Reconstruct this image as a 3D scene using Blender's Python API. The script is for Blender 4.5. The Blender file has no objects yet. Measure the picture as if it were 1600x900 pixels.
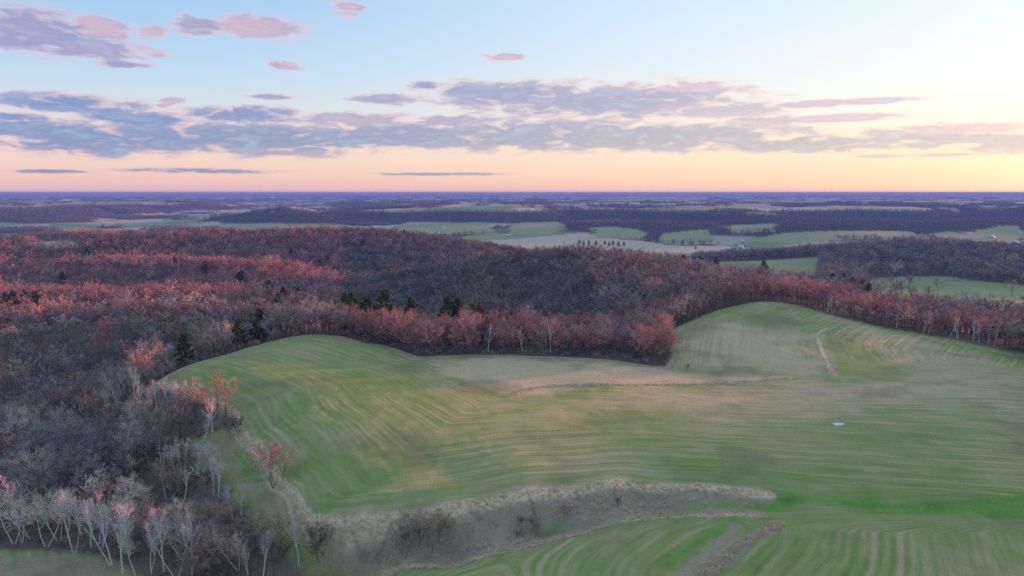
import bpy, math, random
import numpy as np
from mathutils import Vector

# cloud puffs: azimuth, elevation, half width, half height in degrees, rosiness
CLOUDS = [(-30.51,3.81,7.79,0.91,0),(-20.85,4.08,10.13,0.94,0),(-9.27,4.36,9.28,0.73,0),(2.59,4.56,10.58,1.06,0),(12.77,4.31,9.06,0.88,0),(22.22,3.62,7.68,0.54,0),(30.51,3.81,6.23,0.64,0),(35.29,3.32,2.79,0.56,0),(-33.83,4.09,4.33,0.61,0),(-31.86,5.97,4.14,0.49,0.1),(-20.31,5.79,4.17,0.64,0.15),(-12.24,5.65,5.56,0.57,0.35),(-27.25,5.14,3.32,0.42,0.1),(-35.16,4.97,1.39,0.26,0),(0.0,7.76,5.83,0.9,0.05),(7.69,7.11,8.84,1.1,0.1),(16.1,6.32,5.36,0.61,0.35),(14.11,8.1,2.98,0.36,0.8),(24.24,6.5,5.24,0.24,0.5),(25.16,5.41,3.87,0.29,0.6),(32.36,4.25,4.11,0.4,0.5),(-8.24,4.92,4.15,0.47,0.1),(18.96,5.37,4.25,0.4,0.4),(-5.16,5.65,3.68,0.42,0.2),(-33.67,10.5,3.94,1.31,0.25),(-30.09,9.67,2.72,0.59,0.3),(-27.14,9.94,1.45,0.42,0.9),(-26.25,11.12,1.26,0.52,0.9),(-29.23,10.99,1.42,0.55,0.6),(-23.5,11.88,2.2,0.53,0.3),(-19.55,12.11,3.26,0.75,0.7),(-28.61,8.84,1.61,0.23,0.2),(-17.61,9.54,1.34,0.3,0.5),(-30.15,11.47,1.55,0.41,0.8),(-12.95,13.86,1.3,0.46,0.6),(-0.51,10.57,1.7,0.27,0.6),(-25.51,6.48,0.6,0.33,0.6),(-18.87,7.21,1.6,0.2,0.2),(-10.2,7.3,2.56,0.42,0.2),(-6.76,8.39,1.04,0.26,0.1),(-33.49,1.43,2.19,0.11,0),(-23.65,1.61,4.43,0.15,0),(30.21,2.59,4.71,0.14,0.4),(-5.22,1.5,4.73,0.11,0.1),(-19.06,3.07,5.19,0.25,0.2)]
# ---------------------------------------------------------------- camera, sky, sun, exposure
scene = bpy.context.scene
COL = scene.collection
CAM_Z = 120.0
R = math.radians
cam_data = bpy.data.cameras.new('camera'); cam = bpy.data.objects.new('camera', cam_data); COL.objects.link(cam)
cam.location = (0, 0, CAM_Z); cam.rotation_euler = (R(90 - 7.848), 0, 0)
cam_data.sensor_width = 36; cam_data.lens = 24.32; cam_data.clip_start = 1; cam_data.clip_end = 120000
scene.camera = cam
SUN_AZ, SUN_EL = R(61), R(4.0)          # clockwise from the view direction (+Y), above the horizon

class N:
    """short hand for node trees"""
    def __init__(s, tree): s.t = tree; s.n = tree.nodes; s.l = tree.links
    def put(s, sock, v):
        if isinstance(v, bpy.types.NodeSocket): s.l.new(v, sock)
        elif v is not None: sock.default_value = v
    def node(s, kind, props=None, **ins):
        d = s.n.new(kind)
        for k, v in (props or {}).items(): setattr(d, k, v)
        for k, v in ins.items(): s.put(d.inputs[int(k[1:]) if k[0] == 'i' and k[1:].isdigit() else k.replace('_', ' ')], v)
        return d
    def m(s, op, a, b=None, c=None, clamp=False):
        d = s.n.new('ShaderNodeMath'); d.operation = op; d.use_clamp = clamp
        s.put(d.inputs[0], a)
        if b is not None: s.put(d.inputs[1], b)
        if c is not None: s.put(d.inputs[2], c)
        return d.outputs[0]
    def v(s, op, a, b=None):
        d = s.n.new('ShaderNodeVectorMath'); d.operation = op; s.put(d.inputs[0], a)
        if b is not None: s.put(d.inputs[1], b)
        return d.outputs[1] if op in ('DOT_PRODUCT', 'LENGTH', 'DISTANCE') else d.outputs[0]
    def xyz(s, x, y, z=0.0): return s.node('ShaderNodeCombineXYZ', None, i0=x, i1=y, i2=z).outputs[0]
    def sep(s, v): return s.node('ShaderNodeSeparateXYZ', None, i0=v).outputs
    def mix(s, f, a, b, blend='MIX'):
        d = s.n.new('ShaderNodeMix'); d.data_type = 'RGBA'; d.blend_type = blend
        s.put(d.inputs[0], f); s.put(d.inputs[6], a if not isinstance(a, tuple) else (*a, 1)); s.put(d.inputs[7], b if not isinstance(b, tuple) else (*b, 1))
        return d.outputs[2]
    def ramp(s, f, stops, ease=False):
        d = s.n.new('ShaderNodeValToRGB'); s.put(d.inputs[0], f); e = d.color_ramp.elements
        if ease: d.color_ramp.interpolation = 'EASE'
        while len(e) < len(stops): e.new(0.5)
        for el, (p, c) in zip(e, stops): el.position = p; el.color = (*c, 1)
        return d.outputs[0]
    def noise(s, vec, scale, detail=4, rough=0.55, dist=0.0):
        return s.node('ShaderNodeTexNoise', None, Vector=vec, Scale=scale, Detail=detail, Roughness=rough, Distortion=dist).outputs[0]
    def step(s, v, a, b):
        d = s.n.new('ShaderNodeMapRange'); d.interpolation_type = 'SMOOTHSTEP'; s.put(d.inputs[0], v); s.put(d.inputs[1], a); s.put(d.inputs[2], b)
        return d.outputs[0]
    def attr(s, name, kind='GEOMETRY'):
        d = s.n.new('ShaderNodeAttribute'); d.attribute_name = name; d.attribute_type = kind
        return d

def lin(r, g, b): return tuple(((c / 255 + 0.055) / 1.055) ** 2.4 if c > 10 else c / 255 / 12.92 for c in (r, g, b))

world = bpy.data.worlds.new('World'); scene.world = world; world.use_nodes = True
w = N(world.node_tree); w.n.clear()
co = w.node('ShaderNodeTexCoord').outputs['Generated']
dx, dy, dz = w.sep(w.v('NORMALIZE', co))
DEG = 180 / math.pi
az = w.m('MULTIPLY', w.m('ARCTAN2', dx, dy), DEG)
el = w.m('MULTIPLY', w.m('ARCSINE', dz), DEG)
sky = w.node('ShaderNodeTexSky', dict(sky_type='NISHITA', sun_disc=False, sun_elevation=SUN_EL, sun_rotation=SUN_AZ, altitude=300, air_density=1.0, dust_density=0.6, ozone_density=3.0)).outputs[0]
elf = w.m('DIVIDE', el, 90.0, clamp=True)
away = w.ramp(elf, [(0, lin(226,182,194)), (0.012, lin(236,192,192)), (0.030, lin(240,206,196)), (0.058, lin(216,214,220)), (0.105, lin(180,207,232)), (0.155, lin(156,194,230)), (0.30, lin(162,190,222)), (1, lin(150,176,208))])
toward = w.ramp(elf, [(0, lin(244,192,178)), (0.020, lin(248,206,182)), (0.045, lin(250,224,200)), (0.085, lin(244,236,226)), (0.155, lin(228,235,242)), (0.30, lin(200,215,232)), (0.6, lin(166,190,218)), (1, lin(150,176,208))])
hor = w.m('MAXIMUM', w.m('SQRT', w.m('ADD', w.m('MULTIPLY', dx, dx), w.m('MULTIPLY', dy, dy))), 0.001)
cosun = w.m('DIVIDE', w.m('ADD', w.m('MULTIPLY', dx, math.sin(SUN_AZ)), w.m('MULTIPLY', dy, math.cos(SUN_AZ))), hor)
near_sun = w.m('POWER', w.step(cosun, -0.25, 1.0), 1.35)
grad = w.mix(near_sun, away, toward)
sundot = w.v('DOT_PRODUCT', co, (math.sin(SUN_AZ) * math.cos(SUN_EL + 0.06), math.cos(SUN_AZ) * math.cos(SUN_EL + 0.06), math.sin(SUN_EL + 0.06)))
glow = w.m('POWER', w.m('MAXIMUM', sundot, 0.0), 26.0)
grad = w.mix(1.0, grad, w.mix(glow, (0, 0, 0), (1.0, 0.72, 0.45)), 'ADD')
# clouds: a flat stratocumulus sheet to the west and a few puffs, outlines broken up by noise
cv = w.xyz(az, w.m('MULTIPLY', el, 3.8), 0)
n1 = w.noise(cv, 0.16, 6, 0.62, 0.3)
n2 = w.noise(w.v('ADD', cv, (31, 7, 3)), 0.55, 5, 0.6)
wx = w.m('MULTIPLY', w.m('SUBTRACT', n1, 0.5), 6.0)
wy = w.m('MULTIPLY', w.m('SUBTRACT', n2, 0.5), 0.9)
caz = w.m('ADD', az, wx); cel = w.m('ADD', el, wy)
cvec = w.xyz(caz, cel, 0); svec = w.xyz(caz, w.m('ADD', el, w.m('MULTIPLY', wy, 0.15)), 0)
body = None; rose = None
for a0, e0, ra, re, pk in CLOUDS:
    d = w.v('MULTIPLY', w.v('SUBTRACT', cvec if re > 0.3 else svec, (a0, e0, 0)), (1 / (ra * (1.4 if pk < 0.15 else 1.15)), 1 / (re * (1.5 if pk < 0.15 else 1.2)), 0))
    f = w.m('SUBTRACT', 1.0, w.v('DOT_PRODUCT', d, d))
    if pk >= 0.9: f = w.m('SUBTRACT', w.m('MULTIPLY', f, 0.85), 0.22)
    body = f if body is None else w.m('MAXIMUM', body, f)
    if pk > 0.15:
        g = w.m('MULTIPLY', w.m('MAXIMUM', f, 0.0), pk)
        rose = g if rose is None else w.m('MAXIMUM', rose, g)
detail = w.noise(cv, 0.42, 6, 0.56, 0.5)
# the sheet goes on all round the sky at the same height
belt = w.m('MULTIPLY', w.step(w.m('ABSOLUTE', az), 40, 52), w.m('SUBTRACT', 1.0, w.m('POWER', w.m('DIVIDE', w.m('SUBTRACT', cel, 5.6), 2.4), 2.0)))
belt = w.m('SUBTRACT', belt, w.m('MULTIPLY', w.m('SUBTRACT', 1.0, w.step(w.m('ABSOLUTE', az), 40, 52)), 9.0))
body = w.m('MAXIMUM', body, belt)
cover = w.m('ADD', w.m('MULTIPLY', w.m('MAXIMUM', body, -1.2), 1.25), w.m('ADD', w.m('MULTIPLY', w.m('SUBTRACT', detail, 0.45), 3.6), w.m('MULTIPLY', w.m('SUBTRACT', n1, 0.5), 1.2)))
dens = w.step(cover, -0.5, 1.15)
core = w.step(cover, 0.1, 1.3)
shade = w.mix(near_sun, lin(112,128,184), lin(188,164,176))
lit = w.mix(near_sun, lin(226,184,196), lin(255,214,186))
tone = w.mix(core, lit, shade)
if rose is not None: tone = w.mix(w.m('MULTIPLY', w.m('MINIMUM', w.m('MULTIPLY', rose, 1.8), 1.0), 0.62), tone, lin(238,188,188))
tone = w.mix(w.m('MULTIPLY', w.m('SUBTRACT', detail, 0.5), 1.1), tone, (0.75, 0.78, 0.85), 'SCREEN')
fade = w.m('MULTIPLY', dens, w.m('SUBTRACT', 0.97, w.m('MULTIPLY', glow, 0.3)))
grad = w.mix(fade, grad, tone)
bg1 = w.node('ShaderNodeBackground', None, Color=sky, Strength=0.05)
bg2 = w.node('ShaderNodeBackground', None, Color=grad, Strength=0.56)
add = w.node('ShaderNodeAddShader', None, i0=bg1.outputs[0], i1=bg2.outputs[0])
outw = w.node('ShaderNodeOutputWorld', None, Surface=add.outputs[0])
world.cycles.sampling_method = 'MANUAL'; world.cycles.sample_map_resolution = 512

sun_data = bpy.data.lights.new('sun', 'SUN'); sun_data.energy = 5.0; sun_data.angle = R(2.0); sun_data.color = (1.0, 0.36, 0.24)
sun = bpy.data.objects.new('sun', sun_data); COL.objects.link(sun); sun.location = (300, 200, 300)
sdir = Vector((math.sin(SUN_AZ) * math.cos(SUN_EL), math.cos(SUN_AZ) * math.cos(SUN_EL), math.sin(SUN_EL)))
sun.rotation_euler = sdir.to_track_quat('Z', 'Y').to_euler()

vs = scene.view_settings; vs.view_transform = 'Standard'; vs.look = 'None'; vs.exposure = 0.75; vs.gamma = 1.0; vs.use_curve_mapping = False
cy = scene.cycles; cy.max_bounces = 4; cy.diffuse_bounces = 2; cy.glossy_bounces = 1; cy.transmission_bounces = 1; cy.volume_bounces = 0; cy.transparent_max_bounces = 4
cy.use_denoising = False; cy.use_adaptive_sampling = False

# ---------------------------------------------------------------- measured ground points and outlines, plus an unseen shading ridge raised on the right (metres, +Y ahead)
GROUND_PTS = [(80.9,102.1,-60.0),(40.4,102.1,-60.0),(10.3,104.1,-61.2),(-16.6,111.4,-65.5),(93.1,118.6,-61.0),(56.7,115.5,-60.6),(28.6,116.3,-61.0),(0.0,113.1,-63.5),(75.8,129.3,-61.8),(50.2,131.8,-62.3),(26.2,134.0,-63.8),(6.3,128.9,-66.3),(-12.2,123.6,-68.5),(-29.5,124.1,-71.0),(-40.9,125.3,-73.0),(42.9,125.3,-61.3),(24.6,125.5,-62.2),(8.4,121.5,-64.0),(-5.8,117.6,-66.0),(-29.4,124.9,-64.5),(-21.1,126.9,-63.3),(-12.6,128.9,-62.0),(3.9,133.6,-61.1),(21.5,138.0,-60.6),(37.4,137.3,-60.7),(51.3,135.0,-60.8),(77.9,133.4,-61.0),(103.7,133.0,-61.5),(-37.6,127.9,-65.0),(-47.5,141.3,-64.2),(-63.5,164.5,-62.7),(-75.8,186.2,-61.7),(-90.5,201.6,-61.2),(-115.7,221.2,-61.5),(-13.8,142.0,-60.6),(-32.0,137.1,-62.0),(14.7,151.9,-60.2),(-30.5,157.9,-60.2),(0.0,166.1,-60.0),(32.2,167.5,-60.5),(78.1,162.2,-60.2),(119.1,164.9,-61.2),(-51.5,179.3,-59.4),(-39.8,208.9,-58.9),(-72.1,237.9,-57.8),(-84.5,280.1,-57.8),(-61.9,273.2,-59.0),(-99.3,262.9,-58.8),(-106.6,250.3,-59.6),(-44.5,261.7,-60.3),(-35.9,256.2,-61.5),(0.0,256.2,-61.5),(36.1,254.2,-62.5),(56.4,247.9,-63.6),(10.4,218.1,-61.5),(66.2,232.2,-63.2),(104.3,228.5,-62.2),(159.5,209.0,-62.0),(128.5,352.0,-55.5),(105.2,286.2,-58.5),(132.2,286.5,-57.2),(115.7,249.4,-60.6),(152.7,325.4,-57.5),(175.1,310.0,-61.0),(199.7,302.3,-65.0),(223.8,295.7,-69.0),(157.1,255.1,-62.0),(183.9,242.1,-64.0),(74.6,305.0,-60.0),(65.2,276.2,-62.3),(100.4,334.4,-57.5),(-96.2,325.0,-66.0),(-118.4,400.0,-86.0),(-126.1,290.0,-74.0),(-150.0,345.0,-88.0),(-114.7,310.0,-72.0),(-27.8,300.0,-67.0),(-35.6,385.0,-88.0),(14.3,310.0,-70.0),(17.8,385.0,-89.0),(55.5,300.0,-69.0),(67.5,365.0,-82.0),(-57.4,310.0,-68.0),(-74.0,400.0,-90.0),(64.9,700.0,-69.9),(13.3,720.0,-73.8),(-44.9,690.0,-87.7),(-95.6,640.0,-100.2),(-130.4,580.0,-104.7),(118.8,640.0,-71.2),(130.1,560.0,-69.2),(146.7,450.0,-66.6),(41.6,450.0,-84.0),(92.5,500.0,-77.0),(25.4,550.0,-79.0),(-51.8,560.0,-91.0),(138.9,385.0,-57.5),(119.3,430.0,-66.0),(86.0,930.0,-98.0),(129.5,1400.0,-136.0),(222.0,800.0,-92.0),(388.5,1400.0,-134.0),(158.2,380.0,-60.0),(281.2,380.0,-82.0),(246.1,380.0,-77.0),(227.6,410.0,-75.0),(194.3,420.0,-67.0),(259.0,560.0,-93.0),(222.0,600.0,-93.0),(400.1,657.9,-100.0),(453.2,809.8,-104.0),(405.9,540.6,-95.0),(480.9,685.8,-101.0),(468.3,882.1,-105.0),(458.7,1100.0,-101.9),(570.0,1120.0,-91.1),(661.4,1100.0,-87.6),(749.7,1080.0,-90.2),(800.5,1080.0,-98.2),(357.2,1100.0,-112.1),(393.2,850.0,-105.0),(550.4,850.0,-103.0),(763.2,1650.0,-136.0),(1068.5,1650.0,-136.0),(1184.1,1600.0,-136.0),(-115.2,199.3,-74.0),(-99.3,199.2,-66.0),(-158.7,255.1,-82.0),(-143.4,212.5,-81.0),(-158.0,204.3,-82.0),(-107.2,145.3,-77.0),(-102.8,129.9,-75.0),(-80.8,131.7,-76.0),(-64.7,130.8,-75.5),(-48.7,130.0,-72.0),(-47.3,136.0,-68.8),(-58.0,148.6,-69.5),(-77.4,170.1,-70.0),(-64.2,159.6,-66.5),(-94.7,161.4,-78.0),(-116.5,170.8,-79.0),(-130.5,167.1,-79.0),(-185.0,250.0,-93.0),(-194.3,300.0,-98.0),(-155.4,280.0,-90.0),(-188.7,340.0,-101.0),(-239.6,370.0,-103.0),(-182.8,380.0,-102.0),(-136.9,370.0,-96.0),(-291.4,300.0,-88.0),(-582.8,600.0,-90.0),(-971.3,1000.0,-82.0),(-188.7,680.0,-113.0),(-740.1,1000.0,-80.7),(-653.7,1010.0,-77.7),(-604.2,1090.0,-76.8),(-508.0,1100.0,-75.4),(-393.2,1120.0,-78.6),(-313.1,1130.0,-77.1),(-233.6,1150.0,-75.1),(-148.8,1150.0,-85.7),(-62.8,1130.0,-93.9),(20.8,1120.0,-106.6),(-352.9,470.0,-94.6),(-301.8,460.0,-87.6),(-231.7,450.0,-81.7),(-165.0,440.0,-85.1),(-414.4,560.0,-113.0),(-302.5,545.0,-113.0),(-192.4,520.0,-109.0),(-148.0,500.0,-106.0),(-514.5,690.0,-98.0),(-406.2,670.0,-98.0),(-298.8,640.0,-100.2),(-224.5,600.0,-101.5),(-573.5,775.0,-116.0),(-419.1,755.0,-117.0),(-259.0,700.0,-115.0),(-558.9,860.0,-94.3),(-438.9,860.0,-90.3),(-308.5,830.0,-95.3),(-167.8,750.0,-105.5),(-605.5,935.0,-108.0),(-437.1,945.0,-110.0),(-299.5,925.0,-112.0),(-173.0,850.0,-116.0),(-91.0,820.0,-110.0),(-1068.5,1650.0,-132.0),(-786.3,1700.0,-136.0),(-314.5,1700.0,-138.0),(-76.3,1650.0,-138.0),(-1776.1,2400.0,-139.0),(-1202.6,2600.0,-140.0),(-1618.9,3500.0,-141.0),(-2738.2,3700.0,-140.0),(-1942.6,4200.0,-141.0),(-481.0,2600.0,-139.0),(107.1,1930.0,-139.0),(-235.9,2550.0,-139.0),(631.4,1950.0,-138.0),(360.8,1950.0,-139.0),(1665.1,2250.0,-134.0),(1346.9,2080.0,-137.0),(-655.6,2961.6,-138.0),(0.0,2940.1,-137.0),(451.8,2450.0,-107.4),(666.3,2330.0,-112.9),(954.0,2200.0,-108.6),(746.5,2020.0,-120.2),(1429.2,2500.0,-111.9),(1536.7,2380.0,-113.1),(330.5,2560.0,-114.6),(1091.4,2150.0,-112.1),(-1218.5,3150.0,-125.0),(-1045.6,3250.0,-81.0),(-835.0,3300.0,-106.3),(-597.8,3250.0,-92.9),(-388.7,3250.0,-104.8),(-123.2,3350.0,-89.3),(151.7,3300.0,-85.1),(400.6,3350.0,-101.6),(636.8,3300.0,-76.1),(811.1,3150.0,-90.4),(953.3,3050.0,-79.4),(1048.9,2850.0,-93.1),(1531.3,3400.0,-84.3),(1756.2,3350.0,-98.5),(2093.6,3350.0,-80.1),(2462.7,3350.0,-77.1),(-313.4,3080.0,-128.0),(451.7,3150.0,-131.0),(1239.4,3080.0,-131.0),(1821.2,3150.0,-129.0),(2144.3,3050.0,-131.0),(-955.1,2950.0,-138.0),(-268.3,2900.0,-134.0),(263.6,2850.0,-132.0),(763.2,2750.0,-130.0),(1272.0,2750.0,-131.0),(1877.9,2900.0,-130.0),(2109.2,2850.0,-130.0),(-814.1,4400.0,-84.0),(407.0,4400.0,-84.0),(1628.1,4400.0,-84.0),(3256.2,4400.0,-84.0),(0.0,40.0,-60.0),(45.0,0.0,-61.0),(-39.0,22.5,-64.0),(-100.5,44.7,-74.0),(-182.7,81.3,-84.0),(54.8,24.4,-60.0),(129.9,75.0,-61.0),(225.2,130.0,-60.0),(372.4,215.0,-43.0),(415.3,111.3,-41.0),(429.7,15.0,-42.0),(356.7,321.2,-43.0),(333.4,345.3,-48.0),(321.5,369.8,-66.0),(529.8,281.7,-62.0),(590.9,104.2,-62.0),(736.1,425.0,-98.0),(249.8,8.7,-60.0),(849.5,29.7,-90.0),(1998.8,69.8,-120.0),(-199.9,7.0,-80.0),(-599.6,20.9,-92.0),(-1998.8,69.8,-112.0),(1385.6,800.0,-130.0),(3290.9,1900.0,-90.0),(-389.7,225.0,-100.0),(-866.0,500.0,-84.0),(-1905.3,1100.0,-136.0),(-3464.1,2000.0,-120.0),(84.9,84.9,-60.5),(165.4,159.8,-64.0),(237.4,229.2,-74.0),(-20.5,56.4,-64.0),(20.5,56.4,-60.0)]
MAIN_FIELD = [(-115.0,222.0),(-109.2,236.0),(-104.1,250.0),(-96.9,262.0),(-90.2,271.0),(-82.0,277.0),(-69.4,278.0),(-58.3,268.0),(-53.5,270.0),(-43.2,260.8),(-35.7,254.6),(-19.6,258.8),(0.0,257.3),(19.4,256.3),(38.4,253.4),(49.5,248.4),(57.4,246.9),(63.5,262.0),(65.3,280.0),(68.0,300.0),(87.2,325.0),(106.3,338.0),(123.9,348.0),(138.4,340.0),(148.9,322.0),(169.3,305.0),(193.0,298.0),(214.6,290.0),(300,285),(330,200),(300,60),(200,-40),(-30,-60),(-60,60),(-29.2,122.9),(-19.4,122.7),(-27.1,125.8),(-31.5,126.0),(-38.5,128.7),(-45.1,137.8),(-49.4,144.3),(-58.0,157.6),(-68.7,171.9),(-78.8,189.2),(-88.2,198.5),(-99.2,207.9),(-114.2,218.0)]
FIELD_EDGE = [(-114.2,218.0),(-99.2,207.9),(-88.2,198.5),(-78.8,189.2),(-68.7,171.9),(-58.0,157.6),(-49.4,144.3),(-45.1,137.8),(-38.5,128.7),(-31.5,126.0),(-24.7,126.1),(-15.1,128.4),(-5.1,131.4),(6.6,135.1),(17.4,137.4),(25.8,139.8),(37.4,137.3),(46.2,135.5),(52.5,134.7)]
GULLY = [(-31.5,125.8),(-24.7,126.0),(-15.0,128.2),(-5.1,131.1),(6.6,134.8),(17.3,137.0),(25.7,139.4),(37.2,136.8),(46.0,135.1),(52.3,134.3),(52.0,131.5),(39.5,126.2),(30.1,128.0),(19.7,125.7),(9.7,123.0),(-2.4,120.1),(-13.1,120.2),(-23.9,120.5),(-39.3,124.1),(-37.2,126.2)]
WATERWAY = [(52.5,134.7),(66.3,136.3),(80.6,133.5),(94.3,134.5),(106.3,136.5),(170,125),(95.9,122.4),(91.8,123.4),(83.7,125.9),(69.3,129.0),(57.1,129.9),(43.5,127.3),(30.1,128.0),(33.3,131.2)]
LOWER_LIP = [(-23.9,120.5),(-13.0,119.8),(-2.4,119.5),(9.5,121.4),(19.6,125.1),(29.9,127.2),(39.2,125.3),(48.5,127.0)]
TRACK = [(26.6,102.3),(32.2,108.7),(38.9,116.6),(41.4,120.8)]
TRACK_BANK = [(30.9,102.4),(39.9,112.6),(49.7,122.2)]
TERRACE = [(-1.0,202.2),(6.1,212.6),(14.5,217.6),(33.4,219.0),(55.1,222.7),(70.7,224.9),(86.1,226.4),(96.2,227.2)]
STRIP = [(134.6,290.5),(127.4,282.3),(123.7,274.3),(118.0,257.2),(113.0,241.1),(109.7,230.5)]
STRAW = [(-35.0,249.9),(0.0,252.8),(23.6,248.7),(46.4,244.6),(94.1,230.2),(102.7,225.0),(63.4,221.8),(20.6,216.1),(0.0,203.8),(-21.5,225.8)]
PALE_KNOLL = [(73.1,298.4),(91.7,305.1),(104.9,293.5),(120.9,278.9),(105.4,231.1),(68.5,240.6),(64.6,262.7)]
WARM = [(148.9,317.1),(178.1,290.4),(185.3,243.9),(147.5,192.7),(90.1,188.1),(18.2,190.0),(41.4,217.0),(104.7,220.0),(124.7,218.3),(142.7,260.1)]
FURROW = [(183.7,286.1),(195.7,283.6),(213.7,282.0)]
MEADOW_LEFT = [(-119.0,140.4),(-102.0,139.9),(-92.6,138.1),(-81.7,133.4),(-75.5,130.2),(-66.6,123.9),(-64.5,114.8),(-109.0,108.5),(-139.4,141.3)]
LEFT_BANK = [(-88.5,183.7),(-79.0,182.6),(-74.8,182.0),(-67.9,171.2),(-56.8,156.3),(-48.5,142.4),(-44.1,136.6),(-37.6,127.8),(-34.6,125.5),(-36.0,123.3),(-41.4,127.1),(-47.7,134.9),(-56.2,143.8),(-64.5,154.1),(-73.4,166.6),(-83.4,176.1)]
LUSH = [[(-73.7,173.6),(-67.1,167.6),(-58.6,157.0),(-60.4,155.4),(-65.3,158.4)],[(-78.1,164.7),(-72.9,161.4),(-69.9,156.7),(-73.9,158.1)],[(-25.3,121.8),(-19.1,120.7),(-20.1,119.4),(-23.9,120.4)],[(5.7,128.4),(10.2,130.2),(10.6,127.7),(6.2,125.9)]]
CUTS = [[(-30.6,125.6),(-29.4,124.4),(-26.8,123.5)],[(-8.3,130.2),(-6.9,128.7),(-3.1,127.5)],[(3.6,133.6),(4.5,131.3),(4.7,129.4)],[(-23.5,126.5),(-24.4,124.2),(-25.5,123.3)],[(-65.3,157.0),(-55.9,153.7)],[(13.3,137.1),(13.7,134.2)],[(39.7,136.1),(39.5,133.4)],[(21.4,137.8),(21.1,133.4)]]
RIGHT_MEADOW = [(431.8,842.3),(498.4,862.8),(534.7,843.8),(555.1,804.3),(572.6,766.9),(620,640),(480,470),(332.3,441.7),(329.9,487.5),(332.3,553.2),(351.5,636.4),(378.5,723.6)]
KNOLL_CLEARING = [(207.3,1440.3),(256.8,1494.9),(234.5,1261.6),(108.2,684.4)]
RIDGE_FIELD = [(-747.7,1056.1),(-673.0,1054.1),(-642.9,1013.3),(-684.7,998.7)]
TAN_PLAIN = [(-93.9,2029.7),(114.8,2070.4),(367.4,1985.6),(452.2,1878.1),(573.9,1878.1),(512.2,1674.1),(303.9,1638.4),(206.2,1711.3),(64.9,1750.2)]
GREENS = [[(-1221.8,2879.8),(-944.3,2844.5),(-810.0,2505.5),(-935.6,2411.1)],[(-263.3,2855.3),(-107.3,2908.6),(-77.2,2387.8),(-203.6,2319.7)],[(0.0,2894.9),(194.7,3018.2),(210.7,2283.3),(99.2,2147.0),(0.0,2212.0)],[(225.2,2323.8),(344.6,2334.9),(417.1,2150.5),(376.5,2036.0),(251.7,2095.3)],[(470.3,2121.1),(622.4,2210.8),(572.6,1996.8),(430.8,1939.2)],[(758.8,2531.4),(934.6,2502.6),(783.3,2068.7),(651.4,2073.5)],[(653.5,1962.2),(806.1,2029.4),(1015.8,2075.7),(1010.7,1917.8),(767.7,1843.3)],[(1007.2,2057.8),(1266.5,2212.7),(1203.4,2002.3),(1007.1,1877.1)],[(1283.9,2137.9),(1412.1,2249.3),(1436.1,2158.3),(1330.6,2055.4)],[(1534.5,2309.0),(1813.8,2458.3),(1500.4,2026.9),(1403.4,2078.7)],[(310.4,1674.1),(412.4,1711.3),(371.6,1539.9),(285.8,1539.9)],[(-475.2,2862.1),(-286.6,2825.5),(-244.5,2406.4),(-438.3,2372.2)]]
ROAD = [[(1244.6,2389.0),(1164.4,2261.7),(1136.0,2140.0)]]
WHITE = [('clearing',[(-110.2,144.0),(-109.0,144.7),(-102.2,142.6),(-101.6,146.0),(-93.9,139.4),(-92.1,142.3),(-89.4,141.6),(-98.3,148.9),(-108.5,147.2)]),('corner',[(-82.4,133.6),(-78.8,130.9),(-76.0,130.4),(-73.0,130.7),(-70.7,131.4),(-67.1,129.2),(-64.2,129.6)]),('fieldtop',[(-128.8,225.9),(-121.9,216.1),(-119.1,214.9),(-115.9,211.9),(-113.1,209.6),(-110.4,207.9),(-109.9,209.4)]),('pair',[(-102.3,199.8),(-102.3,202.7)]),('crest',[(-207.4,376.7),(-202.8,378.2)]),('crestpine',[(-192.0,391.5),(-188.1,393.7)]),('bend',[(-84.3,181.6),(-82.6,183.7)]),('slope',[(-93.3,175.7),(-88.1,172.6),(-86.0,172.6)]),('lower',[(-85.1,162.3),(-79.9,160.1)]),('bright',[(-71.1,156.7),(-69.3,155.2)]),('thicket',[(-62.1,145.5),(-60.3,145.8),(-65.7,138.7)]),('stream',[(-54.6,129.2),(-52.0,127.5),(-48.8,126.7),(-41.4,126.1),(-59.2,131.7)])]
WHITE_RIGHT = [(151.8,322.0),(154.6,321.6),(175.2,303.0),(185.4,300.0),(188.8,301.0),(196.9,299.0),(200.7,298.0),(206.6,297.0),(208.7,296.0),(212.0,295.0),(214.3,294.0)]
WHITE_ROW = [(-9.4,262.8),(4.2,262.6),(15.2,264.1)]
PEACH = [('bend',[(-92.0,194.2),(-87.6,191.1),(-84.2,190.1),(-81.4,189.7)]),('edge',[(-53.8,150.5)]),('thicket',[(-64.9,140.5),(-65.8,138.2),(-61.5,139.8),(-52.4,132.3),(-50.5,132.1),(-45.7,128.7)]),('front',[(-62.1,128.4),(-59.8,128.4),(-57.4,128.2)]),('corner',[(-79.8,141.8),(-76.5,139.8),(-72.9,137.4)]),('slope',[(-86.9,165.9),(-83.3,163.1)])]
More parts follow.
